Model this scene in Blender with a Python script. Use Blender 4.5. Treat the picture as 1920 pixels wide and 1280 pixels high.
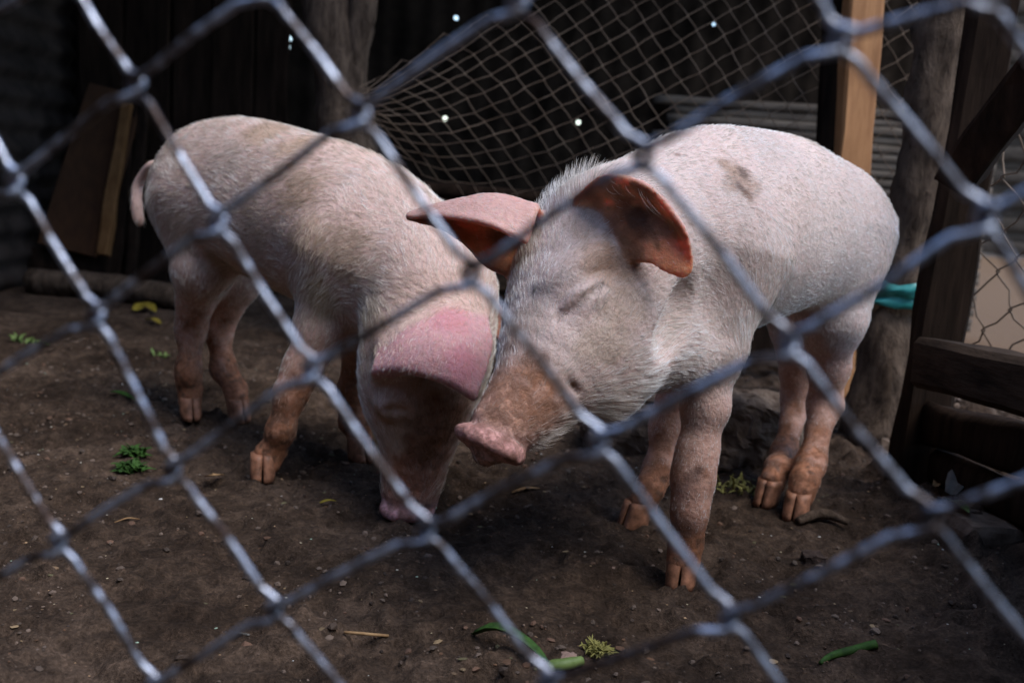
import bpy, math, random
import numpy as np
from mathutils import Vector, Matrix

R = math.radians
rng = np.random.default_rng(7)
random.seed(7)
for o in list(bpy.data.objects):
    bpy.data.objects.remove(o)
scene = bpy.context.scene
COL = scene.collection

# ------------------------------------------------------------------ camera
CAM = np.array((0.0, 0.0, 0.45))
PITCH, ROLL, FPX = R(10.0), R(4.0), 1867.0
cam_d = bpy.data.cameras.new('camera')
cam_d.sensor_width = 36.0
cam_d.lens = 36.0 * FPX / 1920.0
cam_d.clip_start = 0.02
cam_d.clip_end = 400.0
cam_d.dof.use_dof = True
cam_d.dof.focus_distance = 1.02
cam_d.dof.aperture_fstop = 5.6
cam_d.dof.aperture_blades = 0
cam = bpy.data.objects.new('camera', cam_d)
COL.objects.link(cam)
FWD = np.array((0, math.cos(PITCH), -math.sin(PITCH)))
UP0 = np.array((0, math.sin(PITCH), math.cos(PITCH)))
RT0 = np.array((1.0, 0, 0))
RT = RT0 * math.cos(ROLL) + UP0 * math.sin(ROLL)
UP = -RT0 * math.sin(ROLL) + UP0 * math.cos(ROLL)
cam.matrix_world = Matrix(((RT[0], UP[0], -FWD[0], CAM[0]), (RT[1], UP[1], -FWD[1], CAM[1]),
                           (RT[2], UP[2], -FWD[2], CAM[2]), (0, 0, 0, 1)))
scene.camera = cam

# ------------------------------------------------------------------ sky, sun, exposure
SUN_EL, SUN_AZ = R(60), R(124)          # azimuth measured clockwise from +Y
world = bpy.data.worlds.new('World')
scene.world = world
world.use_nodes = True
wn = world.node_tree
sky = wn.nodes.new('ShaderNodeTexSky')
sky.sky_type = 'NISHITA'
sky.sun_disc = False
sky.sun_elevation = SUN_EL
sky.sun_rotation = SUN_AZ
sky.air_density = 1.0
sky.dust_density = 0.6
sky.ozone_density = 1.6
wn.links.new(sky.outputs[0], wn.nodes['Background'].inputs[0])
wn.nodes['Background'].inputs[1].default_value = 0.14
sun_d = bpy.data.lights.new('sun', 'SUN')
sun_d.energy = 1.15
sun_d.angle = R(38)
sun_d.color = (1.0, 0.97, 0.93)
sun = bpy.data.objects.new('sun', sun_d)
sd = Vector((math.sin(SUN_AZ) * math.cos(SUN_EL), math.cos(SUN_AZ) * math.cos(SUN_EL), math.sin(SUN_EL)))
sun.rotation_euler = sd.to_track_quat('Z', 'Y').to_euler()
COL.objects.link(sun)
vs = scene.view_settings
vs.view_transform = 'Standard'
vs.look = 'None'
vs.gamma = 1.0
vs.use_curve_mapping = False
vs.exposure = 1.4
scene.render.engine = 'CYCLES'
scene.cycles.use_denoising = True
scene.cycles.max_bounces = 6
scene.cycles.diffuse_bounces = 4

# ------------------------------------------------------------------ small maths
def V(*a): return np.array(a, dtype=np.float64)
def nrm(v):
    v = np.asarray(v, dtype=np.float64)
    return v / (np.linalg.norm(v) + 1e-12)
def ray(px, py): return FWD * FPX + RT * (px - 960.0) - UP * (py - 640.0)
def at(px, py, Y):
    """the point seen at a photo position, Y metres ahead"""
    r = ray(px, py)
    return CAM + r * (Y / r[1])
def ground(px, py, z=0.0):
    r = ray(px, py)
    return CAM + r * ((z - CAM[2]) / r[2])

_N2 = rng.random((256, 256)).astype(np.float32)
def noise2(x, y):
    x = np.asarray(x, dtype=np.float64); y = np.asarray(y, dtype=np.float64)
    xi = np.floor(x).astype(int); yi = np.floor(y).astype(int)
    fx = x - xi; fy = y - yi
    fx = fx * fx * (3 - 2 * fx); fy = fy * fy * (3 - 2 * fy)
    g = lambda i, j: _N2[(xi + i) % 256, (yi + j) % 256]
    return (g(0, 0) * (1 - fx) + g(1, 0) * fx) * (1 - fy) + (g(0, 1) * (1 - fx) + g(1, 1) * fx) * fy
_N3 = rng.random((64, 64, 64)).astype(np.float32)
def noise3(p):
    p = np.asarray(p)
    i = np.floor(p).astype(int); f = p - i
    f = f * f * (3 - 2 * f)
    out = 0
    for a in (0, 1):
        for b in (0, 1):
            for c in (0, 1):
                w = (f[:, 0] if a else 1 - f[:, 0]) * (f[:, 1] if b else 1 - f[:, 1]) * (f[:, 2] if c else 1 - f[:, 2])
                out = out + w * _N3[(i[:, 0] + a) % 64, (i[:, 1] + b) % 64, (i[:, 2] + c) % 64]
    return out
def fbm2(x, y, o=4):
    s = 0; a = 0.5
    for k in range(o):
        s = s + a * (noise2(x * 2 ** k + 17 * k, y * 2 ** k + 5 * k) - 0.5)
        a *= 0.5
    return s
def sstep(a, b, x):
    t = np.clip((x - a) / (b - a), 0, 1)
    return t * t * (3 - 2 * t)
def catmull(P, n):
    """resample a list of points (any dimension) with n steps per span"""
    P = np.asarray(P, dtype=np.float64)
    Q = np.vstack([2 * P[0] - P[1], P, 2 * P[-1] - P[-2]])
    out = []
    for i in range(1, len(Q) - 2):
        for k in range(n):
            t = k / n
            a, b, c, d = Q[i - 1], Q[i], Q[i + 1], Q[i + 2]
            out.append(0.5 * (2 * b + (c - a) * t + (2 * a - 5 * b + 4 * c - d) * t * t + (3 * b - a - 3 * c + d) * t ** 3))
    out.append(P[-1])
    return np.array(out)

# ------------------------------------------------------------------ materials
def newmat(name):
    m = bpy.data.materials.new(name)
    m.use_nodes = True
    nt = m.node_tree
    return m, nt, nt.nodes['Principled BSDF']
def nnoise(nt, scale, detail=4, rough=0.6, coord=None, dist=0.0):
    n = nt.nodes.new('ShaderNodeTexNoise')
    n.inputs['Scale'].default_value = scale
    n.inputs['Detail'].default_value = detail
    n.inputs['Roughness'].default_value = rough
    n.inputs['Distortion'].default_value = dist
    if coord is not None:
        nt.links.new(coord, n.inputs['Vector'])
    return n
def ramp(nt, fac, stops):
    r = nt.nodes.new('ShaderNodeValToRGB')
    e = r.color_ramp.elements
    while len(e) < len(stops):
        e.new(0.5)
    for k, (p, c) in enumerate(stops):
        e[k].position = p
        e[k].color = (*c, 1) if len(c) == 3 else c
    nt.links.new(fac, r.inputs[0])
    return r
def mixc(nt, fac, a, b, mode='MIX'):
    m = nt.nodes.new('ShaderNodeMix')
    m.data_type = 'RGBA'
    m.blend_type = mode
    for sock, v in ((m.inputs[0], fac), (m.inputs[6], a), (m.inputs[7], b)):
        if hasattr(v, 'links'):
            nt.links.new(v, sock)
        elif isinstance(v, (int, float)):
            sock.default_value = v
        else:
            sock.default_value = (*v, 1)
    return m.outputs[2]
def bump(nt, bsdf, h, strength=0.5, dist=0.01):
    b = nt.nodes.new('ShaderNodeBump')
    b.inputs['Strength'].default_value = strength
    b.inputs['Distance'].default_value = dist
    nt.links.new(h, b.inputs['Height'])
    nt.links.new(b.outputs[0], bsdf.inputs['Normal'])
def objcoord(nt, scale=(1, 1, 1)):
    tc = nt.nodes.new('ShaderNodeTexCoord')
    mp = nt.nodes.new('ShaderNodeMapping')
    mp.inputs['Scale'].default_value = scale
    nt.links.new(tc.outputs['Object'], mp.inputs[0])
    return mp.outputs[0]
def simple(name, c1, c2, scale=20, rough=0.8, b=0.3, bd=0.005, sc=(1, 1, 1), metal=0.0, detail=6, spec=0.3):
    m, nt, p = newmat(name)
    co = objcoord(nt, sc)
    n = nnoise(nt, scale, detail, 0.65, co)
    r = ramp(nt, n.outputs[0], [(0.3, c1), (0.7, c2)])
    nt.links.new(r.outputs[0], p.inputs['Base Color'])
    p.inputs['Roughness'].default_value = rough
    p.inputs['Metallic'].default_value = metal
    p.inputs['Specular IOR Level'].default_value = spec
    if b:
        bump(nt, p, n.outputs[0], b, bd)
    return m
def attrmat(name, rough=0.6):
    m, nt, p = newmat(name)
    a = nt.nodes.new('ShaderNodeAttribute')
    a.attribute_name = 'tint'
    nt.links.new(a.outputs['Color'], p.inputs['Base Color'])
    p.inputs['Roughness'].default_value = rough
    return m, nt, p, a

M = {}
M['wood_dark'] = simple('dark_wood', (0.006, 0.0038, 0.0026), (0.030, 0.018, 0.012), 9, 0.95, 0.6, 0.004, (6, 6, 0.7), spec=0.06)
M['wood_rail'] = simple('rail_wood', (0.012, 0.0075, 0.005), (0.055, 0.036, 0.024), 12, 0.95, 0.8, 0.006, (1.0, 1.0, 5), spec=0.1)
M['wood_grey'] = simple('grey_wood', (0.05, 0.040, 0.032), (0.16, 0.13, 0.105), 14, 0.95, 0.5, 0.003, (0.5, 5, 5), spec=0.1)
M['wood_far'] = simple('far_wood', (0.02, 0.016, 0.013), (0.075, 0.06, 0.048), 14, 0.95, 0.5, 0.003, (0.5, 5, 5), spec=0.1)
M['wood_tan'] = simple('tan_wood', (0.22, 0.09, 0.030), (0.44, 0.21, 0.085), 8, 0.7, 0.4, 0.003, (6, 6, 0.8))
M['wood_brown'] = simple('brown_wood', (0.032, 0.012, 0.004), (0.066, 0.027, 0.009), 8, 0.9, 0.3, 0.003, (6, 6, 0.8))
M['wood_edge'] = simple('edge_wood', (0.09, 0.040, 0.013), (0.17, 0.086, 0.034), 8, 0.8, 0.3, 0.003, (6, 6, 0.8), spec=0.1)
M['bark'] = simple('bark', (0.03, 0.02, 0.014), (0.15, 0.105, 0.075), 26, 0.95, 1.0, 0.012, (2, 2, 0.6), spec=0.1)
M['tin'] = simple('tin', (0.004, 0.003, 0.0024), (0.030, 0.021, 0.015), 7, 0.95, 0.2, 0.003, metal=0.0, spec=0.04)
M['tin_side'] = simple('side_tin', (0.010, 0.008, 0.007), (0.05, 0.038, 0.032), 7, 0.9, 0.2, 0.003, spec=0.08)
M['stone'] = simple('stone', (0.07, 0.046, 0.033), (0.24, 0.175, 0.13), 30, 0.95, 0.8, 0.008, spec=0.1)
M['teal'] = simple('teal_plastic', (0.02, 0.19, 0.17), (0.06, 0.36, 0.33), 30, 0.35, 0.4, 0.004, spec=0.5)
M['net'] = simple('rusty_wire', (0.085, 0.05, 0.03), (0.24, 0.175, 0.125), 12, 0.8, 0.0, metal=0.2)

# ------------------------------------------------------------------ objects
def setp(o, label=None, cat=None, group=None, kind=None):
    if label: o['label'] = label
    if cat: o['category'] = cat
    if group: o['group'] = group
    if kind: o['kind'] = kind
    return o
def empty(name, loc, **k):
    o = bpy.data.objects.new(name, None)
    o.empty_display_size = 0.05
    o.location = loc
    COL.objects.link(o)
    return setp(o, **k)
def mesh(name, verts, faces, mat, parent=None, smooth=True, base=None, tint=None, **k):
    """verts are world positions; they are stored relative to the base point (or the parent's)"""
    verts = np.asarray(verts, dtype=np.float64)
    if parent is not None:
        off = np.array(parent.location)
        if parent.parent is not None:
            off = off + np.array(parent.parent.location)
    else:
        off = np.zeros(3) if base is None else np.asarray(base, dtype=np.float64)
    me = bpy.data.meshes.new(name)
    vv = verts - off
    if isinstance(faces, np.ndarray):
        nf, w = faces.shape
        me.vertices.add(len(vv))
        me.vertices.foreach_set('co', vv.astype(np.float32).ravel())
        me.loops.add(nf * w)
        me.loops.foreach_set('vertex_index', faces.astype(np.int32).ravel())
        me.polygons.add(nf)
        me.polygons.foreach_set('loop_start', np.arange(0, nf * w, w, dtype=np.int32))
        me.update(calc_edges=True)
    else:
        me.from_pydata([tuple(v) for v in vv], [], faces)
        me.update()
    me.polygons.foreach_set('use_smooth', np.full(len(me.polygons), bool(smooth)))
    if tint is not None:
        a = me.attributes.new('tint', 'FLOAT_COLOR', 'POINT')
        t = np.ones((len(vv), 4), dtype=np.float32)
        t[:, :tint.shape[1]] = tint
        a.data.foreach_set('color', t.ravel())
    me.materials.append(mat)
    o = bpy.data.objects.new(name, me)
    COL.objects.link(o)
    if parent is not None:
        o.parent = parent
    else:
        o.location = off
    return setp(o, **k)

def tube(P, rad, sides=8, cap=True, wob=0.0, ell=1.0):
    """a swept round tube: returns verts, quad/tri faces"""
    P = np.asarray(P, dtype=np.float64)
    n = len(P)
    rad = np.broadcast_to(np.asarray(rad, dtype=np.float64), (n,)) if np.ndim(rad) < 2 else rad
    T = np.gradient(P, axis=0)
    T /= np.linalg.norm(T, axis=1)[:, None] + 1e-12
    a = np.cross(T[0], (0.31, 0.2, 0.93)); a = nrm(a)
    A = np.empty((n, 3))
    for i in range(n):
        a = a - T[i] * a.dot(T[i])
        a = a / (math.sqrt(a.dot(a)) + 1e-12)
        A[i] = a
    Bn = np.cross(T, A)
    th = 2 * np.pi * np.arange(sides) / sides
    rr = np.repeat(np.asarray(rad, float)[:, None], sides, 1)
    if wob:
        ii, ss = np.meshgrid(np.arange(n), np.arange(sides), indexing='ij')
        rr = rr * (1 + wob * (noise2(ss * 1.7 + 3, ii * 0.6 + rad[0] * 900) - 0.5))
    verts = (P[:, None] + A[:, None] * (np.cos(th)[None] * rr)[..., None] + Bn[:, None] * (np.sin(th)[None] * rr * ell)[..., None]).reshape(-1, 3)
    faces = []
    for i in range(n - 1):
        for s in range(sides):
            s2 = (s + 1) % sides
            faces.append((i * sides + s, i * sides + s2, (i + 1) * sides + s2, (i + 1) * sides + s))
    if cap:
        faces.append(tuple(range(sides - 1, -1, -1)))
        faces.append(tuple((n - 1) * sides + s for s in range(sides)))
    return np.array(verts), faces

def plank(A, B, side, wid, thk, segs=10, rough=0.004, seed=0, taper=1.0, bev=0.004):
    """a sawn board from A to B; side = direction of its width; edges bevelled and slightly uneven"""
    A = np.asarray(A, float); B = np.asarray(B, float)
    t = nrm(B - A)
    s = nrm(np.asarray(side, float) - t * np.dot(side, t))
    n = np.cross(t, s)
    prof = []
    w, h = wid / 2, thk / 2
    for (x, y) in ((-w, -h + bev), (-w + bev, -h), (w - bev, -h), (w, -h + bev), (w, h - bev), (w - bev, h), (-w + bev, h), (-w, h - bev)):
        prof.append((x, y))
    verts = []
    for i in range(segs + 1):
        u = i / segs
        k = 1 + (taper - 1) * u
        for j, (x, y) in enumerate(prof):
            e = rough * (noise2(seed * 7.3 + j // 2 * 3.1, u * segs * 0.55 + seed) - 0.5) * 2
            e2 = rough * 0.5 * (noise2(seed * 3.3 + j * 1.7, u * segs * 0.9 + 40) - 0.5) * 2
            verts.append(A + (B - A) * u + s * (x * k + e) + n * (y + e2))
    faces = []
    m = len(prof)
    for i in range(segs):
        for j in range(m):
            j2 = (j + 1) % m
            faces.append((i * m + j, i * m + j2, (i + 1) * m + j2, (i + 1) * m + j))
    faces.append(tuple(range(m - 1, -1, -1)))
    faces.append(tuple(segs * m + j for j in range(m)))
    return np.array(verts), faces

# ================================================================== GROUND
def ground_h(x, y):
    h = 0.016 * fbm2(x * 2.2 + 3, y * 2.2, 3) + 0.020 * fbm2(x * 11, y * 11 + 9, 4) - 0.010 * sstep(0.66, 0.80, noise2(x * 17 + 80, y * 17 + 3))
    lump = np.clip(noise2(x * 48, y * 48) - 0.58, 0, 1) * 0.020 + np.clip(noise2(x * 95 + 9, y * 95) - 0.5, 0, 1) * 0.012 - np.clip(noise2(x * 70 + 40, y * 70) - 0.68, 0, 1) * 0.02
    near = sstep(5.0, 3.0, np.hypot(x, y - 1.2))
    bank = sstep(0.52, 0.85, x) * 0.07 * (1 + 1.2 * fbm2(x * 9, y * 9, 3)) * sstep(2.2, 1.6, y)
    edge = sstep(0.44, 0.6, x) * (np.clip(noise2(x * 38 + 4, y * 38) - 0.45, 0, 1) * 0.05)
    return (h + lump + bank + edge * sstep(2.2, 1.6, y)) * near - 0.004
def axis(lo, hi, d, far, g=1.18):
    a = list(np.arange(lo, hi + 1e-6, d))
    s = d
    while a[-1] < far:
        s *= g; a.append(a[-1] + s)
    s = d
    while a[0] > -far:
        s *= g; a.insert(0, a[0] - s)
    return np.array(a)
def build_ground():
    xs = axis(-1.0, 1.05, 0.0045, 150)
    ys = axis(0.62, 2.1, 0.0045, 150)
    X, Y = np.meshgrid(xs, ys, indexing='ij')
    Z = ground_h(X, Y)
    verts = np.stack([X, Y, Z], -1).reshape(-1, 3)
    nx, ny = X.shape
    idx = np.arange(nx * ny).reshape(nx, ny)
    f = np.stack([idx[:-1, :-1], idx[1:, :-1], idx[1:, 1:], idx[:-1, 1:]], -1).reshape(-1, 4)
    m, nt, p = newmat('trodden_soil')
    co = objcoord(nt)
    n1 = nnoise(nt, 4.5, 8, 0.7, co, 0.4)
    n2 = nnoise(nt, 45, 8, 0.7, co)
    n3 = nnoise(nt, 260, 4, 0.6, co)
    c1 = ramp(nt, n1.outputs[0], [(0.34, (0.034, 0.021, 0.014)), (0.5, (0.082, 0.055, 0.039)), (0.68, (0.155, 0.108, 0.080))])
    c2 = ramp(nt, n2.outputs[0], [(0.3, (0.35, 0.33, 0.32)), (0.5, (0.8, 0.78, 0.76)), (0.72, (1.5, 1.45, 1.4))])
    c = mixc(nt, 1.0, c1.outputs[0], c2.outputs[0], 'MULTIPLY')
    c3 = ramp(nt, n3.outputs[0], [(0.35, (0.55, 0.53, 0.5)), (0.62, (1.15, 1.15, 1.15)), (0.75, (2.0, 1.9, 1.8))])
    c = mixc(nt, 0.8, c, c3.outputs[0], 'MULTIPLY')
    # pale dry earth outside the pen
    sx = nt.nodes.new('ShaderNodeSeparateXYZ'); nt.links.new(co, sx.inputs[0])
    mr = nt.nodes.new('ShaderNodeMapRange'); mr.inputs[1].default_value = 1.15; mr.inputs[2].default_value = 1.5
    nt.links.new(sx.outputs[0], mr.inputs[0])
    c = mixc(nt, mr.outputs[0], c, (0.17, 0.105, 0.062))
    nt.links.new(c, p.inputs['Base Color'])
    p.inputs['Roughness'].default_value = 0.9
    p.inputs['Specular IOR Level'].default_value = 0.15
    ad = nt.nodes.new('ShaderNodeMath'); ad.operation = 'ADD'
    nt.links.new(n2.outputs[0], ad.inputs[0])
    ml = nt.nodes.new('ShaderNodeMath'); ml.operation = 'MULTIPLY'; ml.inputs[1].default_value = 0.35
    nt.links.new(n3.outputs[0], ml.inputs[0]); nt.links.new(ml.outputs[0], ad.inputs[1])
    bump(nt, p, ad.outputs[0], 1.0, 0.011)
    return mesh('ground', verts, f, m, kind='structure', label='dark trodden earth floor of the pig pen', cat=None)
build_ground()

# ================================================================== PIGS (signed distance field -> one continuous mesh)
H = 0.0030
class Field:
    def __init__(s, lo, hi):
        s.lo = np.asarray(lo, float)
        s.n = np.ceil((np.asarray(hi) - s.lo) / H).astype(int) + 1
        s.f = np.full(tuple(s.n), 0.2, dtype=np.float32)
        s.prims = []
        s.hooves = []
    def box(s, lo, hi):
        a = np.clip(np.floor((lo - s.lo) / H).astype(int), 0, s.n - 1)
        b = np.clip(np.ceil((hi - s.lo) / H).astype(int) + 1, 1, s.n)
        sl = tuple(slice(int(a[k]), int(b[k])) for k in range(3))
        g = [(np.arange(a[k], b[k]) * H + s.lo[k]).astype(np.float32) for k in range(3)]
        X, Y, Z = np.meshgrid(*g, indexing='ij')
        return sl, np.stack([X, Y, Z], -1)
    def add(s, prim, k=0.03, mode='add'):
        lo, hi = prim.bounds()
        m = k + 0.012
        sl, P = s.box(lo - m, hi + m)
        if hasattr(prim, 'segs'):
            d = np.full(P.shape[:3], 9.0, np.float32)
            org = P[0, 0, 0]
            for sg in prim.segs():
                a = np.clip(np.floor((sg[0] - sg[2] - org) / H).astype(int), 0, None)
                b = np.clip(np.ceil((sg[1] + sg[2] - org) / H).astype(int) + 1, 0, None)
                ss = tuple(slice(int(a[q]), int(b[q])) for q in range(3))
                Q = P[ss]
                if Q.size:
                    np.minimum(d[ss], prim.segdist(sg[3], Q.reshape(-1, 3)).reshape(Q.shape[:3]), out=d[ss])
        else:
            d = prim.dist(P.reshape(-1, 3)).reshape(P.shape[:3]).astype(np.float32)
        f = s.f[sl]
        if mode == 'add':
            h = np.maximum(k - np.abs(f - d), 0) / k
            s.f[sl] = np.minimum(f, d) - h * h * k * 0.25
            s.prims.append(prim)
        else:
            d = -d
            h = np.maximum(k - np.abs(f - d), 0) / k
            s.f[sl] = np.maximum(f, d) + h * h * k * 0.25
    def sample(s, p):
        q = (np.asarray(p) - s.lo) / H
        i = np.clip(np.floor(q).astype(int), 0, s.n - 2)
        f = q - i
        out = 0.0
        for a in (0, 1):
            for b in (0, 1):
                for c in (0, 1):
                    out += (f[0] if a else 1 - f[0]) * (f[1] if b else 1 - f[1]) * (f[2] if c else 1 - f[2]) * s.f[i[0] + a, i[1] + b, i[2] + c]
        return out
    def hit(s, px, py):
        """first surface point along the line of sight of a photo position"""
        r = nrm(ray(px, py))
        t = 0.4
        while t < 2.4:
            p = CAM + r * t
            if np.all(p > s.lo) and np.all(p < s.lo + (s.n - 2) * H):
                d = s.sample(p)
                if d < 0.0006:
                    return p
                t += max(0.001, d * 0.6)
            else:
                t += 0.01
        return None
    def surface(s):
        f = s.f
        sg = f < 0
        c = sg[:-1, :-1, :-1].astype(np.int8)
        tot = np.zeros(c.shape, np.int8)
        offs = [(a, b, d) for a in (0, 1) for b in (0, 1) for d in (0, 1)]
        n = f.shape
        for a, b, d in offs:
            tot += sg[a:n[0] - 1 + a, b:n[1] - 1 + b, d:n[2] - 1 + d]
        act = (tot > 0) & (tot < 8)
        I = np.argwhere(act)
        idm = np.full(act.shape, -1, np.int32)
        idm[act] = np.arange(len(I))
        vals = {o: f[I[:, 0] + o[0], I[:, 1] + o[1], I[:, 2] + o[2]] for o in offs}
        acc = np.zeros((len(I), 3)); cnt = np.zeros(len(I))
        for o in offs:
            for ax in range(3):
                if o[ax] == 0:
                    q = list(o); q[ax] = 1; q = tuple(q)
                    va, vb = vals[o], vals[q]
                    m = (va < 0) != (vb < 0)
                    t = np.where(m, va / np.where(m, va - vb, 1), 0)
                    pt = np.tile(np.array(o, float), (len(I), 1))
                    pt[:, ax] += t
                    acc[m] += pt[m]; cnt[m] += 1
        verts = (I + acc / cnt[:, None]) * H + s.lo
        quads = []
        for ax in range(3):
            u, v = (ax + 1) % 3, (ax + 2) % 3
            sl0 = [slice(None)] * 3; sl1 = [slice(None)] * 3
            sl0[ax] = slice(0, n[ax] - 1); sl1[ax] = slice(1, n[ax])
            A = sg[tuple(sl0)]; B = sg[tuple(sl1)]
            E = np.argwhere(A != B)
            ok = (E[:, u] > 0) & (E[:, v] > 0) & (E[:, u] < n[u] - 1) & (E[:, v] < n[v] - 1)
            E = E[ok]
            ins = A[E[:, 0], E[:, 1], E[:, 2]]
            def cell(du, dv):
                q = E.copy(); q[:, u] -= du; q[:, v] -= dv
                return idm[q[:, 0], q[:, 1], q[:, 2]]
            q = np.stack([cell(1, 1), cell(0, 1), cell(0, 0), cell(1, 0)], -1)
            q[~ins] = q[~ins][:, ::-1]
            quads.append(q)
        return verts, np.vstack(quads)

class Cone:
    def __init__(s, a, b, ra, rb, tag='', flow=None):
        s.a, s.b, s.ra, s.rb, s.tag = np.asarray(a, float), np.asarray(b, float), ra, rb, tag
        s.ba = s.b - s.a; s.L2 = float(s.ba.dot(s.ba)) + 1e-12
        s._flow = nrm(s.ba) if flow is None else nrm(flow)
    def bounds(s):
        r = max(s.ra, s.rb)
        return np.minimum(s.a, s.b) - r, np.maximum(s.a, s.b) + r
    def dist(s, p):
        q = p - s.a
        t = np.clip((q @ s.ba) / s.L2, 0, 1)
        return np.linalg.norm(q - t[:, None] * s.ba, axis=1) - (s.ra + (s.rb - s.ra) * t)
    def flow(s, p): return np.tile(s._flow, (len(p), 1))
class Ell:
    def __init__(s, c, ax, ay, az, rx, ry, rz, tag='', flow=None):
        s.c = np.asarray(c, float); s.M = np.array([nrm(ax), nrm(ay), nrm(az)]); s.r = np.array([rx, ry, rz]); s.tag = tag
        s._flow = nrm(ax) if flow is None else nrm(flow)
    def bounds(s): return s.c - s.r.max(), s.c + s.r.max()
    def dist(s, p):
        q = (p - s.c) @ s.M.T
        k0 = np.linalg.norm(q / s.r, axis=1); k1 = np.linalg.norm(q / s.r ** 2, axis=1) + 1e-9
        return k0 * (k0 - 1) / k1
    def flow(s, p): return np.tile(s._flow, (len(p), 1))
class Loft:
    """stations (centre, half width, half height above, half height below); oval sections"""
    def __init__(s, st, up, tag='', rev=1.0, n=3, endcap=0.8):
        C = catmull([np.r_[np.asarray(c, float), w, hu, hd] for (c, w, hu, hd) in st], n)
        s.C, s.W, s.U, s.D, s.tag, s.rev, s.ec = C[:, :3], C[:, 3], C[:, 4], C[:, 5], tag, rev, endcap
        s.up = np.asarray(up, float)
    def bounds(s):
        m = max(s.W.max(), s.U.max(), s.D.max())
        return s.C.min(0) - m, s.C.max(0) + m
    def segs(s):
        for i in range(len(s.C) - 1):
            m = max(s.W[i], s.U[i], s.D[i], s.W[i + 1], s.U[i + 1], s.D[i + 1]) + 0.035
            yield np.minimum(s.C[i], s.C[i + 1]), np.maximum(s.C[i], s.C[i + 1]), m, i
    def segdist(s, i, p):
        f4 = np.float32
        a, b = s.C[i], s.C[i + 1]
        L = float(np.linalg.norm(b - a)); t = (b - a) / L
        sd_ = nrm(np.cross(t, s.up)); u = np.cross(sd_, t)
        q = (p - a).astype(f4) @ np.stack([t, sd_, u], 1).astype(f4)
        x, y, z = q[:, 0], q[:, 1], q[:, 2]
        k = np.clip(x / f4(L), 0, 1)
        iw = 1 / (f4(s.W[i]) + f4(s.W[i + 1] - s.W[i]) * k)
        hu = f4(s.U[i]) + f4(s.U[i + 1] - s.U[i]) * k
        hd = f4(s.D[i]) + f4(s.D[i + 1] - s.D[i]) * k
        ih = 1 / np.where(z > 0, hu, hd)
        e = np.maximum(iw, ih) / f4(s.ec if i in (0, len(s.C) - 2) else 1.0)
        y = y * iw; z = z * ih; l = (x - k * f4(L)) * e
        k0 = np.sqrt(y * y + z * z + l * l)
        y *= iw; z *= ih; l *= e
        return k0 * (k0 - 1) / (np.sqrt(y * y + z * z + l * l) + f4(1e-9))
    def dist(s, p, flow=False):
        out = np.full(len(p), 9.0, np.float32)
        fl = np.zeros((len(p), 3)) if flow else None
        for lo, hi, m, i in s.segs():
            sel = np.nonzero(np.all((p > lo - m) & (p < hi + m), axis=1))[0]
            if not len(sel):
                continue
            d = s.segdist(i, p[sel])
            if flow:
                bt = d < out[sel]
                fl[sel[bt]] = nrm(s.C[i + 1] - s.C[i]) * s.rev
            out[sel] = np.minimum(out[sel], d)
        return (out, fl) if flow else out
    def flow(s, p):
        return s.dist(p, True)[1]
class Sheet:
    """a curved ear: curves running base -> tip, side by side; thickness varies"""
    def __init__(s, curves, thick=0.0042, tag='ear', inner=1.0, nu=44, nv=42):
        cs = []
        for c in curves:
            c = catmull(c, 10)
            al = np.r_[0, np.cumsum(np.linalg.norm(np.diff(c, axis=0), axis=1))]
            cs.append(np.stack([np.interp(np.linspace(0, al[-1], 4 * nu), al, c[:, q]) for q in range(3)], 1))
        L = [np.array([c[int(round(k * (len(c) - 1) / (nu - 1)))] for k in range(nu)]) for c in cs]
        L = np.array(L)                               # curves, nu, 3
        G = []
        for k in range(nu):
            c = catmull(L[:, k], 12)
            al = np.r_[0, np.cumsum(np.linalg.norm(np.diff(c, axis=0), axis=1))]
            G.append(np.stack([np.interp(np.linspace(0, al[-1], nv), al, c[:, q]) for q in range(3)], 1))
        G = np.array(G)
        du = np.gradient(G, axis=0); dv = np.gradient(G, axis=1)
        N = np.cross(du, dv); N /= np.linalg.norm(N, axis=2)[:, :, None] + 1e-9
        F = du / (np.linalg.norm(du, axis=2)[:, :, None] + 1e-9)
        s.G = G.reshape(-1, 3).astype(np.float32); s.N = (N * inner).reshape(-1, 3); s.F = F.reshape(-1, 3)
        u = np.linspace(0, 1, nu)[:, None] * np.ones((1, nv))
        v = np.abs(np.linspace(-1, 1, nv))[None, :] * np.ones((nu, 1))
        s.T = (thick * (1.35 - 0.5 * u) * (1 - 0.10 * v ** 4)).reshape(-1).astype(np.float32)
        s.tag = tag
    def bounds(s): return s.G.min(0) - 0.008, s.G.max(0) + 0.008
    def near(s, p):
        best = np.empty(len(p), np.int32); dd = np.empty(len(p), np.float32)
        p = p.astype(np.float32)
        g2 = (s.G ** 2).sum(1)
        for k in range(0, len(p), 1500):
            q = p[k:k + 1500]
            D = (q ** 2).sum(1)[:, None] + g2[None] - 2 * q @ s.G.T
            j = D.argmin(1)
            best[k:k + 1500] = j
            dd[k:k + 1500] = np.sqrt(np.maximum(D[np.arange(len(q)), j], 0))
        return best, dd
    def dist(s, p):
        j, d = s.near(p)
        return d - s.T[j]
    def flow(s, p): return s.F[s.near(p)[0]]
    def side(s, p):
        j, _ = s.near(p)
        return ((p - s.G[j]) * s.N[j]).sum(1)

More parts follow.
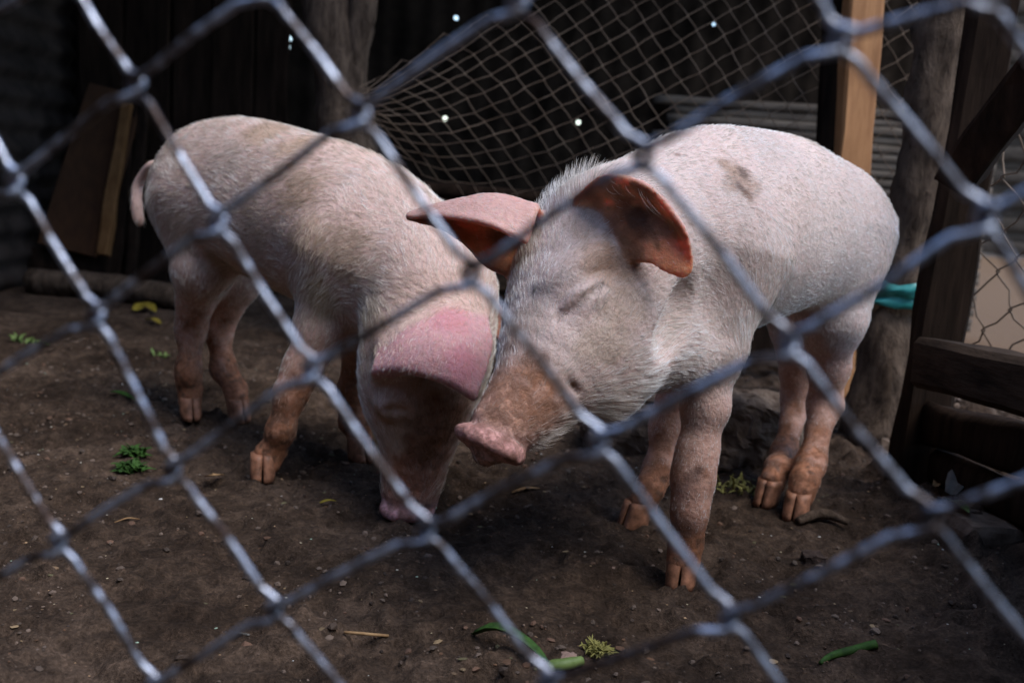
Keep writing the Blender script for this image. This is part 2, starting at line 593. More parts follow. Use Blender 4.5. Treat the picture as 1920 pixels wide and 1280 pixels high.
def leg(F, joints, fdir, hoof_px_ground, tag='leg', k0=0.05, toe_len=0.014):
    """joints: list of (point, radius) from hip or shoulder to fetlock; then a cloven hoof on the ground"""
    for i in range(len(joints) - 1):
        (a, ra), (b, rb) = joints[i], joints[i + 1]
        F.add(Cone(a, b, ra * (.91 if i else 1), rb * .91, tag if i else 'body'), k0 if i == 0 else 0.022)
    fet, rf = joints[-1]; rf = rf * .91
    g = np.asarray(hoof_px_ground, float)
    f = nrm((fdir[0], fdir[1], 0)); sd_ = np.cross(f, (0, 0, 1))
    F.add(Cone(fet, g * 0.45 + fet * 0.55, rf, rf * 0.86, tag), 0.010)
    F.add(Cone(g * 0.45 + fet * 0.55, g + V(0, 0, .033) - f * .006, rf * 0.86, rf * 0.70, tag), 0.010)
    for sgn in (-1, 1):
        dc = fet * 0.5 + g * 0.5 - f * (rf * 0.80) + sd_ * sgn * 0.009
        F.add(Cone(dc, dc - f * 0.005 - V(0, 0, 0.010), 0.0042, 0.0030, 'toe'), 0.005)
    F.hooves.append((g, f, sd_, rf))
def hoof_mesh(g, f, sd_, rf):
    """two horny claws with a cleft between them"""
    L = []
    for sgn in (-1, 1):
        vs_, fs_ = [], []
        nr, ns = 6, 18
        for r_ in range(nr):
            t = r_ / (nr - 1)
            lf = .0215 * (1 - .30 * t); W_ = .0172 * (1 - .05 * t) * (1 - .10 * (1 - t) ** 4)
            c = g + f * (.0045 - .0085 * t) + V(0, 0, -.003 + .036 * t)
            for k in range(ns):
                th = 2 * math.pi * k / ns
                cs, sn_ = math.cos(th), math.sin(th)
                x = lf * (abs(cs) ** .85) * (1 if cs > 0 else -1)
                if sn_ >= 0:
                    y = .0007 + .0012 * (1 - t) * max(0, cs) + W_ * sn_ ** .62 * (1 - .22 * max(0, cs) ** 2)
                else:
                    y = .0007 + .0012 * (1 - t) * max(0, cs)
                    x *= .97
                e = 1 + .05 * (noise2(k * .9 + g[0] * 90, r_ * .8 + sgn) - .5) * 2
                vs_.append(c + f * x * e + sd_ * sgn * y * e)
        for r_ in range(nr - 1):
            for k in range(ns):
                k2 = (k + 1) % ns
                fs_.append((r_ * ns + k, r_ * ns + k2, (r_ + 1) * ns + k2, (r_ + 1) * ns + k))
        fs_ += [tuple(range(ns - 1, -1, -1)), tuple((nr - 1) * ns + k for k in range(ns))]
        L.append((np.array(vs_), fs_))
    return np.vstack([L[0][0], L[1][0]]), L[0][1] + [tuple(w + len(L[0][0]) for w in q) for q in L[1][1]]
def groove(F, pts, depth, r):
    h = [F.hit(*q) for q in pts]
    if any(v is None for v in h):
        return
    c = catmull([p - nrm(p - CAM) * (r - depth) for p in h], 4)
    for i in range(len(c) - 1):
        F.add(Cone(c[i], c[i + 1], r, r, 'cut'), 0.012, 'cut')

DARK = V(0.05, 0.03, 0.02)
def finish_pig(name, F, spec):
    """cut flat soles, mesh the field, colour it, grow hair"""
    z = (np.arange(F.n[2]) * H + F.lo[2]).astype(np.float32)
    F.f = np.maximum(F.f, (-0.003 - z)[None, None, :])
    verts, quads = F.surface()
    # keep the largest connected shell implicitly; light smoothing
    e = np.vstack([quads[:, [0, 1]], quads[:, [1, 2]], quads[:, [2, 3]], quads[:, [3, 0]]])
    for it in range(2):
        acc = np.zeros_like(verts); cnt = np.zeros(len(verts))
        for d in range(3):
            acc[:, d] = np.bincount(e[:, 0], verts[e[:, 1], d], len(verts)) + np.bincount(e[:, 1], verts[e[:, 0], d], len(verts))
        cnt = np.bincount(e[:, 0], minlength=len(verts)) + np.bincount(e[:, 1], minlength=len(verts))
        verts = verts + 0.5 * (acc / cnt[:, None] - verts)
    nv = len(verts)
    fn = np.cross(verts[quads[:, 2]] - verts[quads[:, 0]], verts[quads[:, 3]] - verts[quads[:, 1]])
    N = np.zeros((nv, 3))
    for c in range(4):
        for d in range(3):
            N[:, d] += np.bincount(quads[:, c], fn[:, d], nv)
    N /= np.linalg.norm(N, axis=1)[:, None] + 1e-12
    # weights by primitive
    W = np.zeros(nv); fl = np.zeros((nv, 3))
    tagw = {}
    ear_side = np.zeros(nv); ear_w = np.zeros(nv)
    for pr in F.prims:
        lo, hi = pr.bounds()
        sel = np.nonzero(np.all((verts > lo - 0.03) & (verts < hi + 0.03), axis=1))[0]
        if not len(sel):
            continue
        d = pr.dist(verts[sel])
        w = np.exp(-np.clip(np.abs(d), 0, 1) / (0.004 if pr.tag in ('toe', 'ear', 'disc') else 0.008))
        W[sel] += w
        fl[sel] += w[:, None] * pr.flow(verts[sel])
        tw = tagw.setdefault(pr.tag, np.zeros(nv)); tw[sel] += w
        if pr.tag == 'ear':
            near = d < 0.004
            ear_side[sel[near]] = pr.side(verts[sel[near]])
            ear_w[sel] = np.maximum(ear_w[sel], w)
    W += 1e-9
    tg = lambda t: tagw.get(t, np.zeros(nv)) / W
    nz = lambda s, o=0: noise3(verts * s + 13.0 + o)
    n1, n2, n3 = nz(14), nz(45, 3), nz(130, 7)
    z = verts[:, 2]
    skin = np.tile(V(*spec['skin']), (nv, 1)) * (0.85 + 0.3 * n1)[:, None]
    relief = (n1 - .5) * .004 + np.clip(tg('snout') + .6 * tg('disc'), 0, 1) * ((n3 - .5) * .0042 + (nz(260, 2) - .5) * .002)
    relief = relief + np.clip(tg('leg'), 0, 1) * (n2 - .5) * .0035
    verts = verts + N * relief[:, None]
    mixin = lambda col, c, w: col * (1 - w[:, None]) + np.asarray(c) * w[:, None]
    col = skin
    col = mixin(col, (0.60, 0.38, 0.33), 0.22 * sstep(0.45, 0.7, n2))
    # legs: pinker and muddy towards the feet
    legw = np.clip(tg('leg') + tg('toe'), 0, 1)
    col = mixin(col, (0.60, 0.27, 0.16), legw * 0.55 * sstep(0.3, 0.12, z))
    mud = legw * sstep(spec['mud'], spec['mud'] * .35, z + 0.10 * (n2 - 0.5) + 0.07 * (n3 - 0.5))
    col = mixin(col, (0.40, 0.155, 0.066), np.clip(mud, 0, 1) * 0.85)
    col = mixin(col, DARK, np.clip(mud, 0, 1) * sstep(0.55, 0.72, n3) * 0.7)
    toe = np.clip(tg('toe') * 1.3, 0, 1) * sstep(0.05, 0.028, z)
    col = mixin(col, (0.48, 0.25, 0.17), toe * 0.85)
    col = mixin(col, DARK, toe * sstep(0.6, 0.75, n3) * 0.8)
    col = mixin(col, DARK, sstep(0.006, 0.0, z) * 0.8)
    # snout
    sn = np.clip(tg('snout'), 0, 1)
    col = mixin(col, spec['snout'], sn * 0.9)
    col = mixin(col, (0.20, 0.085, 0.045), sn * sstep(0.38, 0.60, n2 * 0.45 + n3 * 0.55) * 0.85)
    ds = np.clip(tg('disc') * 1.2, 0, 1)
    col = mixin(col, spec['disc'], ds)
    col = mixin(col, (0.2, 0.09, 0.06), ds * sstep(0.5, 0.72, n3) * 0.7)
    # ears
    inn = sstep(-0.001, 0.0015, ear_side) * sstep(0.25, 0.6, ear_w)
    out = sstep(0.001, -0.0015, ear_side) * sstep(0.25, 0.6, ear_w)
    col = mixin(col, spec['ear_out'], out * 0.85)
    col = mixin(col, spec['ear_in'], inn * 0.95)
    col = mixin(col, (0.10, 0.03, 0.015), inn * sstep(0.5, 0.75, n2 * 0.6 + n1 * 0.4) * 0.6)
    hairk = np.ones(nv)
    hairk *= 1 - np.clip(toe * 1.2, 0, 1)
    hairk *= 1 - np.clip(ds * 1.2, 0, 1)
    hairk *= 1 - 0.9 * sn
    hairk *= 1 - 0.95 * inn
    hairk *= 1 - 0.55 * out
    hairk *= 1 - 0.5 * legw * sstep(0.2, 0.05, z)
    hairk[z < 0.025] = 0
    hairk *= 1 - 0.9 * np.clip(tg('tail'), 0, 1)
    hcol = np.tile(V(*spec['hair']), (nv, 1)) * (0.86 + 0.28 * n2)[:, None]
    hcol = mixin(hcol, (0.45, 0.31, 0.17), 0.55 * sstep(0.5, 0.75, n1) * spec.get('grime', 0.6))
    hcol = mixin(hcol, (0.45, 0.18, 0.08), np.clip(mud, 0, 1) * 0.85)
    hcol = mixin(hcol, (0.35, 0.17, 0.09), sn * 0.6)
    hlen = np.full(nv, spec.get('hlen', 0.0095))
    hlen = hlen * (1 - 0.45 * legw)
    hlen = hlen * (1 - 0.45 * sstep(0.15, 0.5, ear_w))
    hlift = np.full(nv, 0.24)
    grit = np.clip(1.1 * sn + .5 * ds + .7 * np.clip(mud, 0, 1), 0, 1)
    # marks at given places: (px, py, radius m, colour, strength, noisy)
    for (px, py, r, c, st, ns) in spec['marks']:
        h = F.hit(px, py)
        if h is None:
            continue
        d = np.linalg.norm(verts - h, axis=1)
        w = sstep(r, r * 0.35, d + r * 0.9 * ns * (n3 * 0.6 + n2 * 0.4 - 0.5)) * st
        col = mixin(col, c, w)
        hcol = mixin(hcol, c, w * 0.9)
        if r > .02 and c[0] < .345 and py > 620:
            grit = np.maximum(grit, w)
    for (cv, r, c, st) in spec.get('lines', []):
        sel = np.nonzero(np.all((verts > cv.min(0) - .02) & (verts < cv.max(0) + .02), axis=1))[0]
        d = np.min(np.linalg.norm(verts[sel][:, None] - cv[None], axis=2), axis=1)
        w = np.zeros(nv); w[sel] = sstep(r * 1.3, r * 0.5, d) * st
        col = mixin(col, c, w)
        hairk *= 1 - 0.3 * w
    for (px, py, r, ln, lift, hk) in spec['tufts']:
        h = F.hit(px, py)
        if h is None:
            continue
        w = sstep(r, r * 0.4, np.linalg.norm(verts - h, axis=1))
        hlen = hlen * (1 - w) + ln * w
        hlift = hlift * (1 - w) + lift * w
        hairk = hairk * (1 - w) + np.maximum(hairk * hk, 0) * w
    base = V(*spec['base'])
    o = mesh(name, verts, quads, M['skin'], base=base, tint=np.c_[np.clip(col, 0.004, 0.95), sstep(0.25, 0.6, ear_w)], label=spec['label'], cat='pig')
    ga = o.data.attributes.new('grit', 'FLOAT', 'POINT')
    ga.data.foreach_set('value', np.clip(grit, 0, 1).astype(np.float32))
    for hf_ in F.hooves:
        v, f = hoof_mesh(*hf_)
        mesh('hoof', v, f, M['horn'], o)
    # ---- hair
    fa = 0.5 * np.linalg.norm(fn, axis=1)
    prob = fa * hairk[quads].mean(1)
    prob = prob / prob.sum()
    nh = spec['nhair']
    fi = rng.choice(len(quads), nh, p=prob)
    uv = rng.random((nh, 2))
    bw = np.stack([(1 - uv[:, 0]) * (1 - uv[:, 1]), uv[:, 0] * (1 - uv[:, 1]), uv[:, 0] * uv[:, 1], (1 - uv[:, 0]) * uv[:, 1]], 1)
    q = quads[fi]
    g = lambda A: (A[q] * (bw[:, :, None] if A.ndim == 2 else bw)).sum(1)
    P, n_, f_ = g(verts), g(N), g(fl / W[:, None])
    n_ /= np.linalg.norm(n_, axis=1)[:, None] + 1e-9
    # tufted, swirling lay of the coat
    sw = np.stack([noise3(P * 22 + 5), noise3(P * 22 + 31), noise3(P * 22 + 57)], 1) - 0.5
    f_ = f_ + sw * spec.get('swirl', 0.9) + V(0, 0, -0.25) + rng.normal(0, 0.16, (nh, 3))
    f_ = f_ - n_ * (f_ * n_).sum(1)[:, None]
    f_ /= np.linalg.norm(f_, axis=1)[:, None] + 1e-9
    ln = g(hlen) * (0.55 + 0.75 * rng.random(nh))
    lf = np.clip(g(hlift) + rng.normal(0, 0.09, nh), 0.08, 1.2)
    K = 5
    pts = np.zeros((nh, K, 3))
    cur = P - n_ * 0.0004
    pts[:, 0] = cur
    for k in range(1, K):
        u = (k - 0.5) / (K - 1)
        l = lf * (1 - 0.75 * u)
        d = n_ * np.sin(l)[:, None] + f_ * np.cos(l)[:, None]
        cur = cur + d * (ln / (K - 1))[:, None]
        pts[:, k] = cur
    # strands gather into small locks
    wp = P + 0.004 * (np.stack([noise3(P * 90 + q * 17) for q in range(3)], 1) - .5) * 2
    cell = np.floor(wp @ np.array([[.8, .5, .33], [-.55, .83, .1], [-.22, -.26, .94]]) / spec.get('cell', .0060)).astype(np.int64)
    key = cell[:, 0] * 73856093 ^ cell[:, 1] * 19349663 ^ cell[:, 2] * 83492791
    _, inv = np.unique(key, return_inverse=True)
    cntk = np.bincount(inv).astype(float)
    for k, wk in ((2, .25), (3, .45), (4, .62)):
        mean = np.stack([np.bincount(inv, pts[:, k, q]) / cntk for q in range(3)], 1)[inv]
        pts[:, k] += (mean - pts[:, k]) * (wk * spec.get('lock', .7))
    hc = bpy.data.hair_curves.new('hair')
    hc.add_curves([K] * nh)
    hc.attributes['position'].data.foreach_set('vector', (pts - base).astype(np.float32).ravel())
    ra = hc.attributes.new('radius', 'FLOAT', 'POINT')
    rad = np.array([1.0, 0.95, 0.8, 0.55, 0.15]) * 0.000125
    ra.data.foreach_set('value', (rad[None] * (0.7 + 0.6 * rng.random((nh, 1)))).astype(np.float32).ravel())
    ta = hc.attributes.new('tint', 'FLOAT_COLOR', 'CURVE')
    t = np.ones((nh, 4), np.float32)
    lockt = np.random.default_rng(3).random((inv.max() + 1, 1))[inv]
    warm = np.array([[1.0, .93, .82]])
    t[:, :3] = np.clip(g(hcol) * (0.82 + 0.36 * rng.random((nh, 1))) * (0.60 + 0.58 * lockt) * (warm * (1 - lockt) + lockt), 0.01, 0.95)
    ta.data.foreach_set('color', t.ravel())
    hc.materials.append(M['hair'])
    if 'lash' in spec:
        cv = spec['lash']; nl = 14
        lp = np.zeros((nl, 4, 3)); seg = rng.integers(0, len(cv) - 1, nl); fr = rng.random((nl, 1))
        root = cv[seg] * (1 - fr) + cv[seg + 1] * fr + rng.normal(0, .0008, (nl, 3)) - FWD * .001
        dr_ = nrm(RT * .35 - UP * .75 - FWD * .5) + rng.normal(0, .25, (nl, 3))
        for k in range(4):
            lp[:, k] = root + dr_ * (.0019 * k) + UP * (.0003 * k * k)
        lc = bpy.data.hair_curves.new('eyelashes')
        lc.add_curves([4] * nl)
        lc.attributes['position'].data.foreach_set('vector', (lp - base).astype(np.float32).ravel())
        la = lc.attributes.new('radius', 'FLOAT', 'POINT')
        la.data.foreach_set('value', np.tile(np.array([.00022, .00020, .00014, .00005], np.float32), nl))
        lc.materials.append(M['lash'])
        lo_ = bpy.data.objects.new('eyelashes', lc)
        COL.objects.link(lo_); lo_.parent = o; lo_['kind'] = 'stuff'
    ho = bpy.data.objects.new('hair', hc)
    COL.objects.link(ho)
    ho.parent = o
    ho['kind'] = 'stuff'
    return o

def make_skin():
    m, nt, p, a = attrmat('pig_skin', 0.55)
    co = objcoord(nt)
    n = nnoise(nt, 160, 5, 0.65, co)
    n2 = nnoise(nt, 38, 5, 0.6, co, 0.6)
    r = ramp(nt, n.outputs[0], [(0.25, (0.72, 0.66, 0.63)), (0.5, (1, 1, 1)), (0.75, (1.12, 1.1, 1.1))])
    c = mixc(nt, 0.8, a.outputs['Color'], r.outputs[0], 'MULTIPLY')
    ga = nt.nodes.new('ShaderNodeAttribute'); ga.attribute_name = 'grit'
    n4 = nnoise(nt, 85, 8, 0.78, co, 0.3)
    rg = ramp(nt, n4.outputs[0], [(0.44, (0, 0, 0)), (0.56, (1, 1, 1))])
    mg = nt.nodes.new('ShaderNodeMath'); mg.operation = 'MULTIPLY'
    nt.links.new(rg.outputs[0], mg.inputs[0]); nt.links.new(ga.outputs['Fac'], mg.inputs[1])
    mg2 = nt.nodes.new('ShaderNodeMath'); mg2.operation = 'MULTIPLY'; mg2.inputs[1].default_value = 0.85
    nt.links.new(mg.outputs[0], mg2.inputs[0])
    c = mixc(nt, mg2.outputs[0], c, (0.120, 0.046, 0.018))
    nt.links.new(c, p.inputs['Base Color'])
    sw = nt.nodes.new('ShaderNodeMapRange'); sw.inputs[3].default_value = 0.2; sw.inputs[4].default_value = 0.9
    nt.links.new(a.outputs['Alpha'], sw.inputs[0]); nt.links.new(sw.outputs[0], p.inputs['Subsurface Weight'])
    p.inputs['Subsurface Radius'].default_value = (1.0, 0.35, 0.2)
    p.inputs['Subsurface Scale'].default_value = 0.009
    p.inputs['Specular IOR Level'].default_value = 0.4
    ad = nt.nodes.new('ShaderNodeMath'); ad.operation = 'ADD'
    nt.links.new(n.outputs[0], ad.inputs[0]); nt.links.new(n2.outputs[0], ad.inputs[1])
    ad2 = nt.nodes.new('ShaderNodeMath'); ad2.operation = 'ADD'
    nt.links.new(ad.outputs[0], ad2.inputs[0]); nt.links.new(mg.outputs[0], ad2.inputs[1])
    bump(nt, p, ad2.outputs[0], 0.55, 0.003)
    M['skin'] = m
    m, nt, p, a = attrmat('pig_hair', 0.45)
    p.inputs['Specular IOR Level'].default_value = 0.4
    M['hair'] = m
make_skin()
M['horn'] = simple('hoof_horn', (0.06, 0.026, 0.013), (0.46, 0.21, 0.12), 70, 0.5, 0.5, .003, spec=.35, detail=8)
M['lash'] = simple('lash', (.02, .012, .01), (.05, .03, .02), 50, .6, 0)

def pig_standing():
    d = nrm((-0.66, -0.75, 0))
    F = Field((-0.16, 0.78, -0.012), (0.64, 1.66, 0.57))
    F.add(Loft([(at(1570, 455, 1.485), .056, .066, .075), (at(1538, 434, 1.44), .090, .092, .110), (at(1490, 440, 1.37), .098, .122, .100),
                (at(1405, 440, 1.28), .102, .132, .116), (at(1318, 435, 1.19), .102, .124, .130), (at(1235, 445, 1.11), .088, .098, .110),
                (at(1165, 470, 1.055), .078, .086, .088)], (0, 0, 1), 'body', 1.0 * -1), 0.03)
    # the flow of the coat runs from head to tail
    F.prims[-1].rev = -1.0
    dors = V(-0.72, -0.52, 0.36)
    hs = [at(1140, 465, 1.07), at(1098, 545, 1.03), at(1058, 632, 0.985), at(1012, 712, 0.945), at(966, 775, 0.915), at(936, 808, 0.898)]
    F.add(Loft([(hs[0], .078, .076, .082), (hs[1], .080, .078, .088), (hs[2], .067, .064, .077), (hs[3], .0445, .045, .052),
                (hs[4], .0330, .0330, .036), (hs[5], .0275, .0265, .029)], dors, 'body', -1.0, endcap=0.4), 0.045)
    a = nrm(hs[5] - hs[3])
    side0 = nrm(np.cross(a, dors))
    F.add(Loft([(hs[3] * .4 + hs[4] * .6, .0345, .0345, .032), (hs[5], .0280, .0270, .026)], dors, 'snout', -1.0, endcap=0.3), 0.010)
    # snout disc: a thick tilted pad with a raised rim
    a2 = nrm(RT * -0.42 - UP * 0.88 - FWD * 0.16)
    side = nrm(RT * 0.93 - UP * 0.37); side = nrm(side - a2 * side.dot(a2)); dn = np.cross(side, a2)
    disc_c = at(921, 826, 0.886)
    F.add(Cone(hs[5], disc_c, .0235, .0230, 'snout'), 0.006)
    F.add(Ell(disc_c, a2, side, dn, .0085, .0320, .0265, 'disc'), 0.004)
    th = np.linspace(0, 2 * math.pi, 19)
    rim = [disc_c + a2 * 0.003 + side * math.cos(t) * .0268 + dn * math.sin(t) * .0218 for t in th]
    for i in range(18):
        F.add(Cone(rim[i], rim[i + 1], .0076, .0076, 'disc'), 0.003)
    # cheek and jowl
    F.add(Ell(at(1140, 620, 1.00), a, side0, dors, .070, .05, .050, 'body', -a), 0.05)
    F.add(Ell(at(1212, 632, 1.06), nrm((0.5, 0.6, 0.2)), side0, (0, 0, 1), .080, .06, .056, 'body', (0.6, 0.6, 0)), 0.05)
    # ears
    ear1 = [[at(*q) for q in c] for c in (
        [(1085, 372, 1.00), (1135, 334, .962), (1215, 352, .932), (1280, 428, .928), (1298, 490, .936)],
        [(1112, 398, 1.00), (1170, 375, .966), (1240, 396, .945), (1279, 450, .939), (1296, 502, .938)],
        [(1130, 440, .99), (1185, 432, .958), (1236, 452, .943), (1266, 490, .938), (1290, 513, .937)],
        [(1150, 490, .98), (1190, 486, .955), (1222, 490, .942), (1248, 506, .938), (1280, 519, .938)])]
    F.add(Sheet(ear1, .0034, 'ear', -1.0), 0.012)
    ear2 = [[at(*q) for q in c] for c in (
        [(985, 450, .985), (930, 424, .985), (880, 411, .995), (825, 405, 1.015), (767, 407, 1.04)],
        [(1005, 388, 1.02), (930, 368, 1.03), (860, 377, 1.035), (805, 389, 1.04), (765, 402, 1.048)],
        [(995, 455, 1.06), (925, 445, 1.06), (875, 420, 1.06), (820, 405, 1.055), (766, 405, 1.050)],
        [(965, 515, 1.03), (915, 495, 1.035), (875, 455, 1.04), (825, 425, 1.045), (767, 410, 1.046)])]
    F.add(Sheet(ear2, .0035, 'ear', 1.0), 0.012)
    # legs
    hf = ground(1276, 1092); ff = ground(1188, 985); hn = ground(1492, 966); hfar = ground(1438, 940)
    leg(F, [(at(1335, 500, 1.135), .078), (at(1336, 645, 1.105), .0350), (at(1322, 760, 1.09), .0265), (at(1306, 850, 1.08), .0215), (at(1299, 897, 1.075), .0225), (at(1293, 958, 1.07), .0198), (hf + V(.004, .008, .045), .0208)],
        (-0.25, -0.95), hf)
    leg(F, [(at(1275, 520, 1.26), .072), (at(1285, 660, 1.275), .033), (at(1250, 800, 1.29), .0215), (at(1234, 880, 1.275), .0185), (ff + V(.018, .016, .045), .0195)],
        (-0.75, -0.65), ff)
    leg(F, [(at(1550, 455, 1.42), .086), (at(1562, 590, 1.39), .050), (at(1553, 690, 1.415), .0290), (at(1546, 755, 1.43), .0245), (at(1520, 870, 1.375), .0195), (hn + V(.012, .018, .045), .0205)],
        (-0.45, -0.85), hn)
    leg(F, [(at(1505, 450, 1.53), .085), (at(1495, 590, 1.50), .047), (at(1495, 745, 1.545), .0235), (at(1470, 850, 1.48), .0190), (hfar + V(.016, .022, .045), .020)],
        (-0.55, -0.8), hfar)
    # tail, on the far side of the rump
    tp = catmull([at(1655, 395, 1.55), at(1672, 420, 1.60), at(1660, 450, 1.62), at(1655, 480, 1.61)], 4)
    for i in range(len(tp) - 1):
        F.add(Cone(tp[i], tp[i + 1], .009 - .0004 * i, .009 - .0004 * (i + 1), 'body'), 0.012)
    # closed eye: lids, slit and folds, laid on the surface
    def on(pts):
        return [F.hit(*q) for q in pts]
    lines = []
    c = F.hit(1092, 556)
    F.add(Ell(c + nrm(c - CAM) * 0.006, RT * .84 + UP * .54, UP * .84 - RT * .54, FWD, .027, .016, .015, 'body', (0, 0, 1)), 0.012)
    c = F.hit(1075, 505)
    F.add(Ell(c + nrm(c - CAM) * 0.005, RT * .84 + UP * .54, UP * .84 - RT * .54, FWD, .036, .013, .016, 'body', (0.4, 0.3, 0.6)), 0.016)
    for pts, r0, st in (([(1046, 594), (1072, 582), (1098, 560), (1130, 532)], .0034, .9), ([(1040, 580), (1060, 550), (1092, 524), (1130, 506)], .0020, .25),
                        ([(1064, 716), (1072, 722), (1084, 736)], .0024, .7), ([(935, 768), (960, 780), (990, 775)], .0022, .3)):
        h = on(pts)
        if all(v is not None for v in h):
            cv = catmull(h, 4)
            if st == .9: lash = cv
            for i in range(len(cv) - 1):
                F.add(Cone(cv[i], cv[i + 1], r0, r0, 'cut'), 0.004, 'cut')
            lines.append((cv, r0 * .75, (0.05, 0.025, 0.018), st))
    for sgn in (-1, 1):
        F.add(Ell(disc_c + a2 * 0.012 + side * sgn * 0.0115, a2, side, dn, .009, .0050, .0068, 'cut'), 0.003, 'cut')
    groove(F, [(1300, 560), (1290, 600), (1268, 645)], -.001, .022)
    B = (0.16, 0.075, 0.04)
    marks = [(1385, 335, .035, (0.33, 0.20, 0.13), .75, 1.0), (1395, 325, .012, (.12, .07, .05), .8, 1.2), (1390, 350, .012, (.12, .07, .05), .8, 1.2),
             (1360, 310, .018, (0.36, .23, .16), .6, 1), (1405, 365, .010, B, .7, 1), (1270, 290, .006, B, .6, 1), (1285, 292, .004, B, .6, 1),
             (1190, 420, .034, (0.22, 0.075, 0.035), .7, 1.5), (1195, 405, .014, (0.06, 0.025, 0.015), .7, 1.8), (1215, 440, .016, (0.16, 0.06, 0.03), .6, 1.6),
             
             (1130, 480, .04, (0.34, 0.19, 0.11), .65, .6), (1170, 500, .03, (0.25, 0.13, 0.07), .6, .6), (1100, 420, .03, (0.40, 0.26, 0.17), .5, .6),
             (1180, 570, .035, (0.45, 0.30, 0.19), .45, .8), (1130, 640, .04, (0.48, 0.34, 0.22), .4, .8),
             (985, 600, .03, (0.40, .28, .20), .4, 1), (1000, 545, .0035, (.04, .03, .02), .8, .2), (955, 562, .0035, (.05, .03, .02), .7, .2), (960, 640, .02, (.25, .14, .09), .6, 1),
             (1075, 720, .006, (.13, .05, .02), .9, .3), (995, 690, .028, (.22, .10, .05), .6, 1.1), (1020, 745, .02, (.24, .10, .05), .6, 1),
             (960, 745, .05, (.344, .135, .055), .6, 1.1), (1010, 760, .035, (.344, .14, .06), .55, 1.2), (930, 770, .022, (.50, .27, .21), .5, .8),
             (885, 790, .012, (.04, .025, .015), .95, .5), (905, 800, .007, (.05, .03, .02), .8, .6), (930, 805, .006, (.08, .04, .03), .8, .5),
             (1300, 895, .014, (.16, .09, .07), .75, .8), (1310, 880, .008, (.1, .05, .04), .7, .7),
             (1258, 1065, .007, (.04, .025, .02), .9, .4), (1262, 540, .003, B, .8, 0), (1232, 530, .002, B, .8, 0)]
    tufts = [(1165, 335, .05, .026, .85, 1.2), (1080, 350, .04, .024, .9, 1.3), (1020, 385, .04, .020, .8, 1.2), (1000, 470, .04, .013, .4, 1.3),
             (1280, 640, .045, .020, .35, 1.2), (1210, 700, .04, .020, .4, 1.2), (1130, 760, .04, .020, .5, 1.2), (1040, 810, .03, .018, .6, 1.4), (1010, 830, .02, .020, .7, 1.6),
             (1395, 600, .03, .018, .4, 1.2), (960, 740, .03, .005, .4, .3)]
    finish_pig('pig', F, dict(skin=(0.61, 0.47, 0.42), hair=(0.91, 0.90, 0.90), snout=(0.66, 0.30, 0.17), disc=(0.74, 0.38, 0.33), ear_in=(0.82, 0.36, 0.19),
               ear_out=(0.60, 0.34, 0.29), marks=marks, tufts=tufts, mud=0.145, nhair=80000, grime=0.5, swirl=0.6, lines=lines, lash=lash, base=(hf + hfar) / 2 * V(1, 1, 0),
               label='white piglet standing with eyes closed, dark orange ears, turned towards the fence'))

